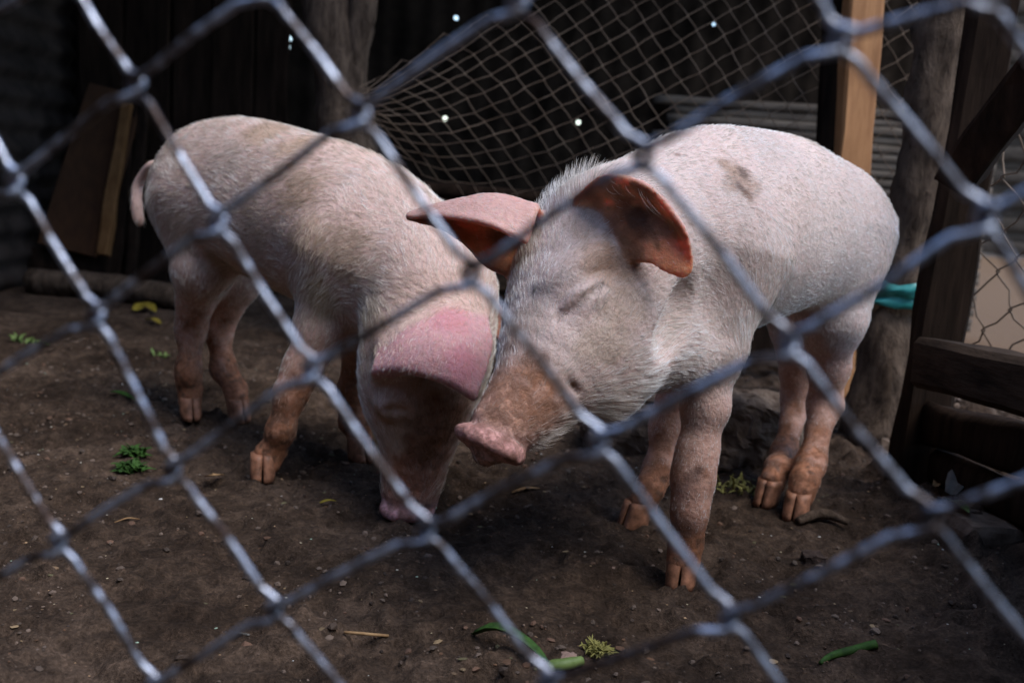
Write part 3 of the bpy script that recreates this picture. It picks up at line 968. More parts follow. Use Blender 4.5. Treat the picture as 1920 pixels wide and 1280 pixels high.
def pig_rooting():
    F = Field((-0.70, 1.10, -0.012), (0.14, 1.92, 0.56))
    F.add(Loft([(at(352, 375, 1.71), .060, .070, .080), (at(388, 354, 1.665), .090, .105, .112), (at(445, 372, 1.60), .097, .128, .105),
                (at(545, 402, 1.52), .101, .128, .114), (at(655, 432, 1.435), .104, .116, .128), (at(745, 482, 1.365), .090, .100, .108),
                (at(805, 552, 1.315), .080, .086, .088)], (0.15, -0.1, 1), 'body', -1.0), 0.03)
    dors = V(0.62, -0.62, 0.30)
    gs = ground(764, 962)
    hs = [at(812, 560, 1.33), at(815, 640, 1.29), at(800, 730, 1.265), at(786, 820, 1.25), at(775, 890, gs[1] + 0.015), at(768, 935, gs[1] + 0.005)]
    F.add(Loft([(hs[0], .080, .080, .086), (hs[1], .082, .078, .094), (hs[2], .072, .064, .084), (hs[3], .050, .048, .056), (hs[4], .039, .038, .041), (hs[5], .034, .033, .034)],
               dors, 'body', -1.0, endcap=0.4), 0.045)
    a = nrm(hs[5] - hs[3]); side = nrm(np.cross(a, dors)); dn = nrm(np.cross(side, a))
    F.add(Loft([(hs[4], .0385, .0375, .038), (hs[5], .0335, .0325, .032)], dors, 'snout', -1.0, endcap=0.3), 0.010)
    a2 = nrm(a + V(0.05, 0.30, -0.1)); side = nrm(side - a2 * side.dot(a2)); dn = np.cross(side, a2)
    dc = hs[5] + a * 0.012
    F.add(Ell(dc, a2, side, dn, .012, .037, .031, 'disc'), 0.005)
    rim = [dc + side * math.cos(t) * .0285 + dn * math.sin(t) * .0235 for t in np.linspace(0, 2 * math.pi, 19)]
    for i in range(18):
        F.add(Cone(rim[i], rim[i + 1], .0085, .0085, 'disc'), 0.004)
    F.add(Ell(at(755, 700, 1.27), a, side, dn, .065, .045, .045, 'body', -a), 0.05)
    ear1 = [[at(*q) for q in c] for c in (
        [(742, 612, 1.250), (725, 646, 1.215), (702, 692, 1.190), (706, 700, 1.203)],
        [(785, 568, 1.262), (775, 632, 1.190), (760, 688, 1.165), (762, 697, 1.180)],
        [(845, 552, 1.265), (850, 635, 1.180), (838, 708, 1.150), (836, 717, 1.166)],
        [(890, 570, 1.280), (918, 640, 1.212), (893, 738, 1.158), (886, 744, 1.172)])]
    F.add(Sheet(ear1, .0040, 'ear', -1.0, 44, 56), 0.028)
    ear2 = [[at(*q) for q in c] for c in (
        [(870, 540, 1.36), (905, 570, 1.36), (940, 640, 1.34)],
        [(890, 530, 1.38), (925, 570, 1.39), (948, 645, 1.36)],
        [(900, 545, 1.42), (940, 590, 1.43), (955, 655, 1.39)])]
    F.add(Sheet(ear2, .0042, 'ear', 1.0), 0.014)
    hr = ground(492, 893); hl = ground(674, 858); br = ground(357, 780); bl = ground(448, 783)
    leg(F, [(at(655, 500, 1.37), .078), (at(607, 605, 1.36), .038), (at(568, 690, 1.35), .0255), (at(546, 740, 1.345), .0220), (at(526, 805, 1.34), .0190), (at(512, 846, hr[1] + .014), .0200)],
        (0.25, -0.95), hr)
    leg(F, [(at(730, 520, 1.48), .070), (at(680, 630, 1.47), .034), (at(662, 735, 1.475), .0215), (at(663, 790, 1.465), .0185), (hl + V(-.004, .014, .046), .0195)],
        (0.6, -0.8), hl)
    leg(F, [(at(396, 398, 1.62), .088), (at(380, 500, 1.585), .050), (at(358, 615, 1.64), .0255), (at(353, 700, 1.62), .0198), (br + V(-.006, .014, .045), .0208)],
        (0.5, -0.85), br)
    leg(F, [(at(440, 400, 1.72), .090), (at(445, 515, 1.68), .046), (at(410, 618, 1.70), .0245), (at(418, 690, 1.665), .0195), (bl + V(-.014, .020, .045), .0205)],
        (0.65, -0.75), bl)
    tp = catmull([at(320, 320, 1.745), at(285, 312, 1.765), at(260, 345, 1.785), at(257, 385, 1.78), at(262, 420, 1.78)], 5)
    for i in range(len(tp) - 1):
        r0 = .0046 - .0010 * i / len(tp)
        F.add(Cone(tp[i], tp[i + 1], r0, r0 - .0003, 'tail'), 0.014)
    c = F.hit(735, 760)
    if c is not None:
        F.add(Ell(c + nrm(c - CAM) * 0.008, RT, UP, FWD, .020, .015, .012, 'body', (0, 0, 1)), 0.014)
    cr = [F.hit(*q) for q in ((715, 775), (738, 768), (760, 772))]
    if all(v is not None for v in cr):
        cv = catmull(cr, 4)
        for i in range(len(cv) - 1):
            F.add(Cone(cv[i], cv[i + 1], .0026, .0026, 'cut'), 0.005, 'cut')
    T = (0.40, 0.26, 0.15)
    marks = [(500, 245, .05, (.46, .31, .19), .6, 1), (420, 300, .05, (.45, .38, .33), .4, 1), (560, 360, .05, T, .5, 1), (640, 470, .06, (.36, .25, .15), .55, 1),
             (570, 440, .05, T, .45, 1), (330, 430, .05, (.42, .33, .24), .45, .8), (480, 430, .05, (.45, .34, .25), .4, 1), (600, 300, .006, (.2, .1, .06), .8, .2), (555, 270, .04, (.5, .34, .2), .5, 1),
             (420, 500, .05, (.36, .24, .15), .5, .8), (600, 555, .04, (.42, .34, .16), .5, .8), (690, 590, .05, (.5, .38, .25), .4, .8),
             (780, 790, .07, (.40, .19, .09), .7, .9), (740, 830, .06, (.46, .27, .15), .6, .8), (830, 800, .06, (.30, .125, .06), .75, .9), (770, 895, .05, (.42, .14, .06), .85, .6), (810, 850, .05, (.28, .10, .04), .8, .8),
             (845, 600, .035, (.58, .22, .25), .6, .6), (870, 680, .035, (.60, .22, .28), .6, .5), (800, 650, .03, (.6, .36, .36), .5, .8)]
    tufts = [(600, 560, .05, .02, .4, 1.2), (690, 620, .05, .018, .4, 1.2), (830, 370, .04, .016, .6, 1.2)]
    finish_pig('pig', F, dict(skin=(0.64, 0.44, 0.37), hair=(0.92, 0.85, 0.77), snout=(0.55, 0.22, 0.12), disc=(0.80, 0.44, 0.46), ear_in=(0.30, 0.13, 0.075),
               ear_out=(0.66, 0.35, 0.36), marks=marks, tufts=tufts, mud=0.20, nhair=80000, grime=0.7, swirl=1.3, hlen=0.0155, lock=.95, cell=.0085, base=(hr + bl) / 2 * V(1, 1, 0),
               label='cream piglet with its snout on the earth, pink ear flopped over its face'))
pig_standing()
pig_rooting()

# ================================================================== CHAIN-LINK FENCE between the camera and the pigs
NODES = {(0, 0): (405, 415), (1, 0): (580, 690), (2, 0): (795, 992), (3, 0): (1022, 1275), (-1, 0): (252, 160), (-2, 0): (118, -45),
         (0, 1): (672, 213), (0, 2): (968, 5), (0, -1): (176, 592), (0, -2): (-62, 738), (1, 1): (880, 512), (1, 2): (1203, 288), (1, 3): (1572, 72),
         (1, -1): (320, 880), (1, -2): (106, 1015), (1, -3): (-105, 1150), (2, 1): (1120, 825), (2, 2): (1475, 640), (2, 3): (1845, 402), (2, -1): (510, 1140),
         (2, -2): (283, 1285), (3, 1): (1365, 1155), (3, 2): (1737, 965), (-1, 1): (492, -22), (-1, -1): (25, 342), (-1, -2): (-175, 470), (-2, -1): (-112, 95),
         (3, -1): (735, 1420), (4, 1): (1590, 1460), (4, 2): (1985, 1270), (3, 3): (2090, 812), (0, 3): (1440, -210)}
def fence_front():
    ks = list(NODES)
    A = np.array([[1, i, j, i * i, i * j, j * j] for i, j in ks], float)
    cx = np.linalg.lstsq(A, np.array([NODES[k][0] for k in ks], float), rcond=None)[0]
    cy = np.linalg.lstsq(A, np.array([NODES[k][1] for k in ks], float), rcond=None)[0]
    lin = np.array([[1, i, j] for i, j in ks], float)
    lx = np.linalg.lstsq(lin, np.array([NODES[k][0] for k in ks], float), rcond=None)[0]
    ly = np.linalg.lstsq(lin, np.array([NODES[k][1] for k in ks], float), rcond=None)[0]
    def node(i, j):
        if (i, j) in NODES:
            px, py = NODES[(i, j)]
        else:
            px, py = lx @ [1, i, j], ly @ [1, i, j]
        Y = 0.375 - 0.085 * px / 1920.0
        jit = (random.random() - 0.5) * 0.004
        return at(px, py, Y + jit)
    cache = {}
    def nd(i, j):
        if (i, j) not in cache:
            cache[(i, j)] = node(i, j)
        return cache[(i, j)]
    nrmv = nrm(np.cross(nd(0, 1) - nd(0, 0), nd(1, 0) - nd(0, 0)))
    if nrmv.dot(FWD) > 0:
        nrmv = -nrmv                                # towards the camera
    root = empty('chain_link_fence', at(900, 1300, 0.34) * V(1, 1, 0), label='weathered galvanised chain-link fence with large diamonds in front of both piglets', cat='fence')
    m, nt, p = newmat('galvanised_wire')
    co = objcoord(nt)
    n = nnoise(nt, 70, 5, 0.7, co)
    n2 = nnoise(nt, 300, 3, 0.6, co)
    r = ramp(nt, n.outputs[0], [(0.34, (0.06, 0.035, 0.026)), (0.45, (0.12, 0.10, 0.098)), (0.57, (0.62, 0.68, 0.82)), (0.65, (0.20, 0.19, 0.20)), (0.74, (0.15, 0.08, 0.05))])
    nt.links.new(r.outputs[0], p.inputs['Base Color'])
    rr = ramp(nt, n2.outputs[0], [(0.3, (0.25,) * 3), (0.7, (0.55,) * 3)])
    nt.links.new(rr.outputs[0], p.inputs['Roughness'])
    p.inputs['Metallic'].default_value = 0.85
    bump(nt, p, n2.outputs[0], 0.3, 0.0006)
    M['wire'] = m
    for c in range(-9, 12):
        P = []
        # wire c alternates: node (i, j) with i + j = c is its left bend, (i + 1, j) its right bend
        for s in range(-6, 9):
            # going down: i = s - shift keeps the column in view
            i = s + (c // 2); j = c - i
            a, b, nxt = nd(i, j), nd(i + 1, j), nd(i + 1, j - 1)
            cell = np.linalg.norm(b - a)
            rgt = nrm(nd(i + 1, j) - nd(i, j) + nd(i, j + 1) - nd(i, j))
            back = -nrmv * 0.0023; front = nrmv * 0.0023
            dn_ = nrm(nxt - a); e1 = nrm(b - a); e2 = nrm(nxt - b)
            jr = lambda: (random.random() - .5) * .0022 * rgt
            L1 = lambda t, d, q: a + (b - a) * t + back * d + q
            L2 = lambda t, d, q: b + (nxt - b) * t + front * d + q
            z0 = np.zeros(3); q1 = jr(); q2 = jr()
            P += [a - rgt * .0016 + front * .2, a + dn_ * .0028 - rgt * .0006 + back * .9, L1(.13, 1, z0), L1(.20, 1, z0), L1(.45, 1.1, q1), L1(.55, 1.1, q1), L1(.80, 1, z0), L1(.87, 1, z0),
                  b - dn_ * .0028 + rgt * .0006 + back * .8, b + dn_ * .0006 + rgt * .0026 - front * .1, b + dn_ * .0038 + rgt * .0012 + front * .9,
                  L2(.13, 1, dn_ * .0010), L2(.20, 1, z0), L2(.45, 1.1, q2), L2(.55, 1.1, q2), L2(.80, 1, z0), L2(.87, 1, z0), nxt - dn_ * .0028 + rgt * .0004 + front * .9]
        v, f = tube(catmull(P, 3), 0.00160, 10)
        mesh('wire', v, f, M['wire'], root)
fence_front()

# ================================================================== SHED, POSTS AND PEN FENCES
WALL_Y, SIDE_X, ROOF_Z = 3.3, -1.47, 1.75
def sheet_wall(name, u0, u1, z0, z1, fix, axis_, holes, ridge, amp, mat, step=0.009, **k):
    """corrugated sheet standing on z0..z1; holes = (u, z, r) are real openings"""
    us = np.arange(u0, u1 + step, step); zs = np.arange(z0, z1 + step, step)
    U, Z = np.meshgrid(us, zs, indexing='ij')
    D = amp * np.sin((Z if ridge == 'h' else U) * 2 * math.pi / 0.076) + 0.02 * fbm2(U * 1.3, Z * 1.3, 2)
    nu, nz = U.shape
    keep = np.ones((nu - 1, nz - 1), bool)
    for (hu, hz, r) in holes:
        i = int(np.argmin(abs(us - hu))); j = int(np.argmin(abs(zs - hz)))
        if not (2 < i < nu - 3 and 2 < j < nz - 3):
            continue
        keep[i - 1:i + 1, j - 1:j + 1] = False
        for a in (-1, 0, 1):
            for b in (-1, 0, 1):
                if a or b:
                    th = math.atan2(b, a); rr = r * (0.85 + 0.3 * random.random())
                    U[i + a, j + b] = us[i] + rr * math.cos(th); Z[i + a, j + b] = zs[j] + rr * math.sin(th)
    verts = np.stack([U, fix + D, Z] if axis_ == 'x' else [fix + D, U, Z], -1).reshape(-1, 3)
    idx = np.arange(nu * nz).reshape(nu, nz)
    f = np.stack([idx[:-1, :-1], idx[1:, :-1], idx[1:, 1:], idx[:-1, 1:]], -1)[keep].reshape(-1, 4)
    return mesh(name, verts, f, mat, base=V(verts[:, 0].mean(), verts[:, 1].mean(), 0), **k)
def wall_hole(px, py, r):
    p = at(px, py, WALL_Y)
    return (p[0], p[2], r)
HOLES = [wall_hole(540, 72, .011), wall_hole(544, 88, .006), wall_hole(855, 33, .007), wall_hole(832, 225, .008), wall_hole(1082, 229, .008), wall_hole(1257, 220, .005),
         wall_hole(1716, 25, .012), wall_hole(1727, 24, .010), wall_hole(1720, 108, .008), wall_hole(1719, 243, .008), wall_hole(1719, 234, .005), wall_hole(1340, 48, .005)]
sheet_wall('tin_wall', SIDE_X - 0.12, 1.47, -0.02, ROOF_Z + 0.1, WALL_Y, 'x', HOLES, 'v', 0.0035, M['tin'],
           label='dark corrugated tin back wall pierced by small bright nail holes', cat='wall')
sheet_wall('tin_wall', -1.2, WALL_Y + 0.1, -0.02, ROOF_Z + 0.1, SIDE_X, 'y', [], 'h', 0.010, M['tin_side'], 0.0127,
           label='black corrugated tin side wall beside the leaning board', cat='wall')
def slat_wall():
    x0, x1 = 0.38, 1.50
    root = empty('slat_wall', (1.2, WALL_Y - 0.05, 0), label='low wall of thin weathered grey horizontal slats behind the netting', cat='wall')
    z = 0.01; k = 0
    while z < 0.70:
        h = 0.024 + 0.006 * random.random()
        A = V(x0 + random.random() * 0.1, WALL_Y - 0.05 + random.uniform(-.006, .006), z + h / 2 + random.uniform(-.003, .003))
        B = V(x1, WALL_Y - 0.05 + random.uniform(-.006, .006), z + h / 2 + random.uniform(-.003, .003))
        v, f = plank(A, B, (0, 0, 1), h * 0.86, 0.014, 26, 0.0022, k)
        mesh('slat', v, f, M['wood_grey'], root)
        z += h; k += 1
slat_wall()
def yard_slats():
    root = empty('slat_wall', (5.2, 8.0, 0), label='distant sunlit grey slat wall seen through the crooked netting', cat='wall')
    z = 0.03
    for k in range(30):
        v, f = plank(V(2.4, 8.0 + .03 * (k % 2), z + .045), V(8.5, 8.05 + .03 * (k % 2), z + .045 + random.uniform(-.01, .01)), (0, 0, 1), .098, .02, 12, .004, 90 + k)
        mesh('slat', v, f, M['wood_far'], root)
        z += .092
yard_slats()
def board_wall():
    root = empty('board_wall', (-0.95, WALL_Y - 0.1, 0), label='black upright boards of the back wall behind the rooting piglet', cat='wall')
    x = SIDE_X + 0.06; k = 0
    xe = at(515, 70, WALL_Y - 0.1)[0]
    while x < xe:
        w = 0.10 + 0.05 * random.random()
        v, f = plank(V(x + w / 2, WALL_Y - 0.1 + random.uniform(-.012, .012), 0), V(x + w / 2 + random.uniform(-.01, .01), WALL_Y - 0.1, ROOF_Z), (1, 0, 0), w * 0.95, 0.022, 14, 0.004, k)
        mesh('board', v, f, M['wood_dark'], root, smooth=False)
        x += w; k += 1
board_wall()
def roof():
    ys = np.arange(ROOF_Y, WALL_Y + 0.25, 0.05); xs = np.arange(SIDE_X - 0.1, ROOF_X, 0.0127)
    X, Y = np.meshgrid(xs, ys, indexing='ij')
    Z = ROOF_Z + 0.12 - 0.06 * (Y - 2) + 0.009 * np.sin(X * 2 * math.pi / 0.076)
    idx = np.arange(X.size).reshape(X.shape)
    f = np.stack([idx[:-1, :-1], idx[1:, :-1], idx[1:, 1:], idx[:-1, 1:]], -1).reshape(-1, 4)
    mesh('tin_roof', np.stack([X, Y, Z], -1).reshape(-1, 3), f, M['tin'], base=(0, 2.4, 0), label='corrugated tin roof over the back of the pen', cat='roof')
ROOF_Y, ROOF_X = 1.8, 1.25
roof()

def gnarly(P, rad, sides=14, wob=0.35, n=7):
    C = catmull([np.r_[p, r] for p, r in zip(P, rad)], n)
    return tube(C[:, :3], C[:, 3], sides, True, wob)
# forked tree-trunk post
tr = empty('trunk_post', at(640, 300, 2.4) * V(1, 1, 0), label='forked rough-barked trunk used as a post behind the rooting piglet', cat='post')
b0 = at(660, 300, 2.4) * V(1, 1, 0)
v, f = gnarly([b0, at(652, 300, 2.4), at(640, 150, 2.4), at(622, 20, 2.4), at(600, -260, 2.42), V(-0.56, 2.45, 1.75)], [.075, .070, .066, .062, .058, .05])
mesh('trunk', v, f, M['bark'], tr)
v, f = gnarly([at(650, 190, 2.40), at(668, 90, 2.38), at(684, 0, 2.37), at(700, -160, 2.36), V(-0.25, 2.4, 1.75)], [.03, .030, .032, .028, .024])
mesh('branch', v, f, M['bark'], tr)
# tan plank post with a dark plank at its left
tp = empty('plank_post', at(1600, 300, 2.05) * V(1, 1, 0), label='upright tan sawn plank post behind the standing piglet', cat='post')
v, f = plank(at(1588, 560, 2.05) * V(1, 1, 0), at(1655, -500, 2.05), (1, 0.25, 0), .074, .03, 16, .006, 3)
mesh('plank', v, f, M['wood_tan'], tp, smooth=False)
v, f = plank(at(1556, 560, 2.10) * V(1, 1, 0), at(1612, -500, 2.10), (1, 0.25, 0), .075, .03, 16, .006, 5)
mesh('plank', v, f, M['wood_dark'], tp, smooth=False, label='dark plank at the left of the tan one')
# gnarled log post
lg = empty('log_post', at(1690, 600, 1.78) * V(1, 1, 0), label='gnarled leaning log post between the tan plank and the black post', cat='post')
v, f = gnarly([ground(1655, 845), at(1668, 640, 1.76), at(1695, 500, 1.78), at(1735, 300, 1.78), at(1755, 120, 1.78), at(1780, -60, 1.78), at(1800, -600, 1.8)],
              [.065, .058, .050, .044, .046, .044, .04], 14, .5)
mesh('log', v, f, M['bark'], lg)
# teal plastic tied round the log
C = at(1684, 548, 1.77)
tv, tf = [], []
nseg, rows = 26, 7
for r_ in range(rows):
    for s_ in range(nseg):
        th = 2 * math.pi * s_ / nseg
        rr = .058 + .018 * noise2(s_ * 1.1, r_ * 1.3 + 4) + .006 * math.sin(r_ * 1.6)
        tv.append(C + V(math.cos(th) * rr, math.sin(th) * rr, (r_ - 3) * .0075 + .012 * (noise2(s_ * .5, r_ * .3) - .5)))
for r_ in range(rows - 1):
    for s_ in range(nseg):
        s2 = (s_ + 1) % nseg
        tf.append((r_ * nseg + s_, r_ * nseg + s2, (r_ + 1) * nseg + s2, (r_ + 1) * nseg + s_))
mesh('plastic_strip', tv, tf, M['teal'], base=C * V(1, 1, 1), label='crumpled teal plastic strip tied round the gnarled log post', cat='plastic')

# pen fence: dark post, brace and rails coming towards the camera
pf = empty('pen_fence', ground(1706, 925), label='black square post with heavy dark rails and a slanting brace', cat='fence')
gp = ground(1706, 925)
v, f = plank(gp - V(0, 0, .05), at(1935, -420, 1.47), (1, 0.1, 0), .084, .03, 16, .007, 8, .80, .009)
mesh('post', v, f, M['wood_dark'], pf, smooth=False)
v, f = plank(at(1800, 330, 1.38), at(2080, -40, 1.20), (0.6, 0, 0.9), .085, .05, 8, .005, 9)
mesh('brace', v, f, M['wood_dark'], pf, smooth=False)
r0, r1 = at(1745, 682, 1.40), at(1925, 722, 1.20)
dr = (r1 - r0); far = r1 + dr * 3.2
v, f = plank(r0 - dr * 0.05, far, (0, 0, 1), .072, .045, 22, .006, 11, bev=.009)
mesh('rail', v, f, M['wood_rail'], pf, smooth=False)
r0, r1 = at(1775, 800, 1.41), at(1925, 842, 1.22)
dr = (r1 - r0); far = r1 + dr * 4.0
v, f = plank(r0 - dr * 0.2, far, (0, 0, 1), .06, .04, 22, .006, 12, bev=.009)
mesh('rail', v, f, M['wood_dark'], pf)
r0, r1 = at(1775, 880, 1.42), at(1925, 950, 1.22)
dr = (r1 - r0); far = r1 + dr * 4.0
v, f = plank(r0 - dr * 0.1, far, (0, 0, 1), .05, .04, 22, .006, 13, bev=.009)
mesh('rail', v, f, M['wood_dark'], pf)

# wire netting
def netting(name, fn, ni, nj, rad, root_at, seed, jit, **k):
    rs = np.random.default_rng(seed)
    cache = {}
    def nd(i, j):
        if (i, j) not in cache:
            p = fn(i, j)
            cache[(i, j)] = None if p is None else p + rs.normal(0, jit, 3)
        return cache[(i, j)]
    root = empty(name, root_at, **k)
    for c in range(-nj, ni + nj):
        P = []
        runs = []
        for i in range(-nj - ni, ni + nj):
            j = c - i
            for (q, sgn) in (((i, j), -1), ((i + 1, j), 1)):
                p = nd(*q)
                if p is None:
                    if len(P) > 2: runs.append(P)
                    P = []
                else:
                    P.append(p + V(sgn * rad * 1.4, 0, 0) + V(0, -rad if sgn > 0 else rad, 0))
        if len(P) > 2: runs.append(P)
        vs_, fs_ = [], []
        for P in runs:
            Q = []
            for a, b in zip(P[:-1], P[1:]):
                Q += [a, a * .85 + b * .15, a * .5 + b * .5 + rs.normal(0, jit * .5, 3), a * .15 + b * .85]
            Q.append(P[-1])
            v, f = tube(np.array(Q), rad, 5)
            o_ = sum(len(x) for x in vs_)
            vs_.append(v); fs_ += [tuple(w + o_ for w in g) for g in f]
        if vs_:
            mesh('wire', np.vstack(vs_), fs_, M['net'], root)
    return root
def back_net(i, j):
    px = 1180 + 17.5 * i + 31.5 * j; py = 120 + 31 * i - 18.5 * j
    if not (672 <= px <= 1790 and -60 <= py <= 480):
        return None
    # gathered into a pleat where it is tied to the trunk
    u = (px - 690) / 330.0
    w = math.exp(-max(u, 0) * 1.5)
    py2 = py * (1 - w * .85) + 200 * w * .85
    sag = 14 * math.sin((px - 690) / 900 * math.pi)
    Y = 2.25 - 0.10 * math.sin(py / 130.0) - (0.12 if py > 250 else 0) * w
    return at(px, py2 + sag * .4, Y)
netting('wire_netting', back_net, 34, 34, .00105, at(1150, 370, 2.3) * V(1, 1, 0), 3, .0016, label='sagging rusty diamond wire netting across the back of the pen', cat='netting')
def side_net(i, j):
    px = 1885 + 26 * i + 40 * j; py = 420 + 62 * i - 34 * j
    if not (1815 <= px <= 2150 and 180 <= py <= 690):
        return None
    return at(px, py, 1.62 - 0.25 * (px - 1820) / 300.0)
netting('wire_netting', side_net, 10, 10, .0015, at(1890, 640, 1.6) * V(1, 1, 0), 5, .007, label='loose crooked wire netting above the heavy dark rail', cat='netting')

# partition under the back netting
pw = empty('plank_partition', at(1150, 380, 2.36) * V(1, 1, 0), label='low partition of brown planks under the back netting', cat='partition')
for k, (z0, h) in enumerate(((.03, .11), (.15, .10), (.27, .09))):
    v, f = plank(V(-0.5, 2.36 + .006 * k, z0 + h / 2), V(0.95, 2.33, z0 + h / 2 + .01), (0, 0, 1), h, .022, 24, .006, 20 + k)
    mesh('plank', v, f, M['wood_rail' if k == 1 else 'wood_dark'], pw, smooth=False)
v, f = gnarly([V(-0.45, 2.30, .385), V(0.1, 2.30, .380), V(0.6, 2.30, .385), V(0.95, 2.30, .38)], [.016, .018, .016, .017], 10, .3)
mesh('rail', v, f, M['wood_dark'], pw)

# unseen boards added to the pen fence to shade the right front corner
for k in range(7):
    y0 = 1.0 - 0.125 * k; x0 = 0.62 + 0.01 * k
    v, f = plank(V(x0, y0, -.02), V(x0 + .01, y0, (.66 if k < 4 else 1.3) + .06 * random.random()), (-0.08, 0.99, 0), .118, .022, 8, .004, 60 + k)
    mesh('board', v, f, M['wood_dark'], pf, smooth=False)
# unseen wall added behind the camera to block low front light
sheet_wall('shade_wall', -2.2, 2.6, -0.02, 2.4, -1.25, 'x', [], 'v', 0.009, M['tin'], 0.0253, kind='structure')
# board leaning on the wall, slats beside it, log on the floor
v, f = plank(at(128, 470, 2.95), at(222, 172, 3.12), (1, 0.1, 0), .175, .025, 10, .004, 31)
bl = empty('leaning_board', at(150, 470, 2.95) * V(1, 1, 0), label='brown board with a pale edge leaning on the dark wall', cat='board')
mesh('board', v, f, M['wood_brown'], bl, smooth=False)
v, f = plank(at(192, 478, 2.92), at(238, 195, 3.08), (1, 0.1, 0), .035, .03, 10, .005, 32)
mesh('edge_strip', v, f, M['wood_edge'], bl, smooth=False)
for (x0, x1, w_, sd_, lb) in ((212, 252, .035, 33, 'narrow dark stick leaning beside the brown board'), (243, 272, .03, 34, 'thin black stick leaning nearest the piglet tail')):
    a0 = at(x0, 520, 2.98); a0[2] = 0.0
    v, f = plank(a0, at(x1, 170, 3.12), (1, 0, 0), w_, .025, 10, .005, sd_)
    mesh('stick', v, f, M['wood_dark'], base=a0, smooth=False, label=lb, cat='stick')
a0, a1 = ground(60, 545), ground(345, 577)
v, f = gnarly([a0 + V(0, 0, .03), (a0 + a1) / 2 + V(0, .02, .035), a1 + V(0, 0, .03)], [.040, .038, .033], 12, .4)
mesh('fallen_log', v, f, M['bark'], base=(a0 + a1) / 2, label='dark log lying on the earth along the wall', cat='log')
v, f = plank(at(60, 500, 3.0) * V(1, 1, 0) + V(0, 0, .04), at(215, 500, 3.0) * V(1, 1, 0) + V(0, 0, .05), (0, 0, 1), .14, .05, 8, .006, 41)
mesh('wood_block', v, f, M['wood_dark'], base=at(130, 500, 3.0) * V(1, 1, 0), label='black timber block under the leaning brown board', cat='timber')

# ================================================================== STONE BLOCK, RUBBLE AND LITTER
def lump_box(lo, hi, n, amp, freq, seed):
    """rough block: a gridded box pushed about by noise"""
    lo = np.asarray(lo, float); hi = np.asarray(hi, float)
    vs_, fs_ = [], []
    for ax in range(3):
        u, w = (ax + 1) % 3, (ax + 2) % 3
        for sgn in (0, 1):
            nu = max(2, int(n * (hi - lo)[u] / (hi - lo).max())); nw = max(2, int(n * (hi - lo)[w] / (hi - lo).max()))
            o_ = len(vs_)
            for i in range(nu + 1):
                for j in range(nw + 1):
                    p = np.zeros(3); p[ax] = (lo, hi)[sgn][ax]
                    p[u] = lo[u] + (hi - lo)[u] * i / nu; p[w] = lo[w] + (hi - lo)[w] * j / nw
                    vs_.append(p)
            for i in range(nu):
                for j in range(nw):
                    a = o_ + i * (nw + 1) + j; q = (a, a + nw + 1, a + nw + 2, a + 1)
                    fs_.append(q if sgn else q[::-1])
    P = np.array(vs_); c = (lo + hi) / 2; h = (hi - lo) / 2
    # round the corners, then roughen
    q = (P - c) / h
    r_ = np.linalg.norm(q, axis=1)[:, None]
    P = c + q * h * (1 - 0.16 * np.clip(r_ - 1.05, 0, 1))
    d = np.stack([noise3(P * freq + seed + k * 20) for k in range(3)], 1) - .5
    d2 = np.stack([noise3(P * freq * 3.7 + seed + k * 9) for k in range(3)], 1) - .5
    return P + d * amp * 2 + d2 * amp, fs_
g0, g1 = ground(1100, 850), ground(1488, 852)
v, f = lump_box((g0[0], g0[1], -.02), (g1[0], g1[1] + .10, .098), 46, .010, 22, 3)
mesh('stone_block', v, f, M['stone'], base=((g0[0] + g1[0]) / 2, g0[1], 0), smooth=False, label='long rough stone block on the earth behind the standing piglet legs', cat='stone')

# soil crumbs, chips and straw
ICO_V = []
t_ = (1 + 5 ** .5) / 2
for a_, b_ in ((-1, t_), (1, t_), (-1, -t_), (1, -t_)):
    ICO_V += [(a_, b_, 0), (0, a_, b_), (b_, 0, a_)]
ICO_V = np.array(ICO_V) / math.hypot(1, t_)
from itertools import combinations
ICO_F = []
for tri in combinations(range(12), 3):
    P = ICO_V[list(tri)]
    if all(abs(np.linalg.norm(P[i] - P[j]) - 1.0515) < .02 for i, j in ((0, 1), (1, 2), (0, 2))):
        ICO_F.append(tri if np.dot(np.cross(P[1] - P[0], P[2] - P[0]), P.sum(0)) > 0 else tri[::-1])
ICO_F = np.array(ICO_F)
def scatter(name, n, xr, yr, rmin, rmax, mat, pw_=3.0, flat=0.7, dens=None, tint=None, **k):
    rs = np.random.default_rng(len(name) * 7 + n)
    x = rs.uniform(*xr, n * 3); y = rs.uniform(*yr, n * 3)
    if dens is not None:
        keep = rs.random(n * 3) < dens(x, y)
        x, y = x[keep], y[keep]
    x, y = x[:n], y[:n]; n = len(x)
    r = rmin + (rmax - rmin) * rs.random(n) ** pw_
    sc = r[:, None, None] * (0.6 + 0.8 * rs.random((n, 1, 3))) * np.array([1, 1, flat])
    V_ = ICO_V[None] * sc * (0.75 + 0.5 * rs.random((n, 12, 1)))
    th = rs.uniform(0, 6.28, n); c_, s_ = np.cos(th)[:, None], np.sin(th)[:, None]
    X = V_[:, :, 0] * c_ - V_[:, :, 1] * s_; Y = V_[:, :, 0] * s_ + V_[:, :, 1] * c_
    P = np.stack([X + x[:, None], Y + y[:, None], V_[:, :, 2] + (ground_h(x, y) + r * flat * .3)[:, None]], -1).reshape(-1, 3)
    Fc = (ICO_F[None] + (np.arange(n) * 12)[:, None, None]).reshape(-1, 3)
    tn = None
    if tint is not None:
        tn = np.repeat(np.array(tint)[rs.integers(0, len(tint), n)] * (.7 + .6 * rs.random((n, 1))), 12, axis=0)
    return mesh(name, P, Fc, mat, smooth=False, tint=tn, kind='stuff', **k)
M['speck'] = attrmat('litter_bits', 0.8)[0]
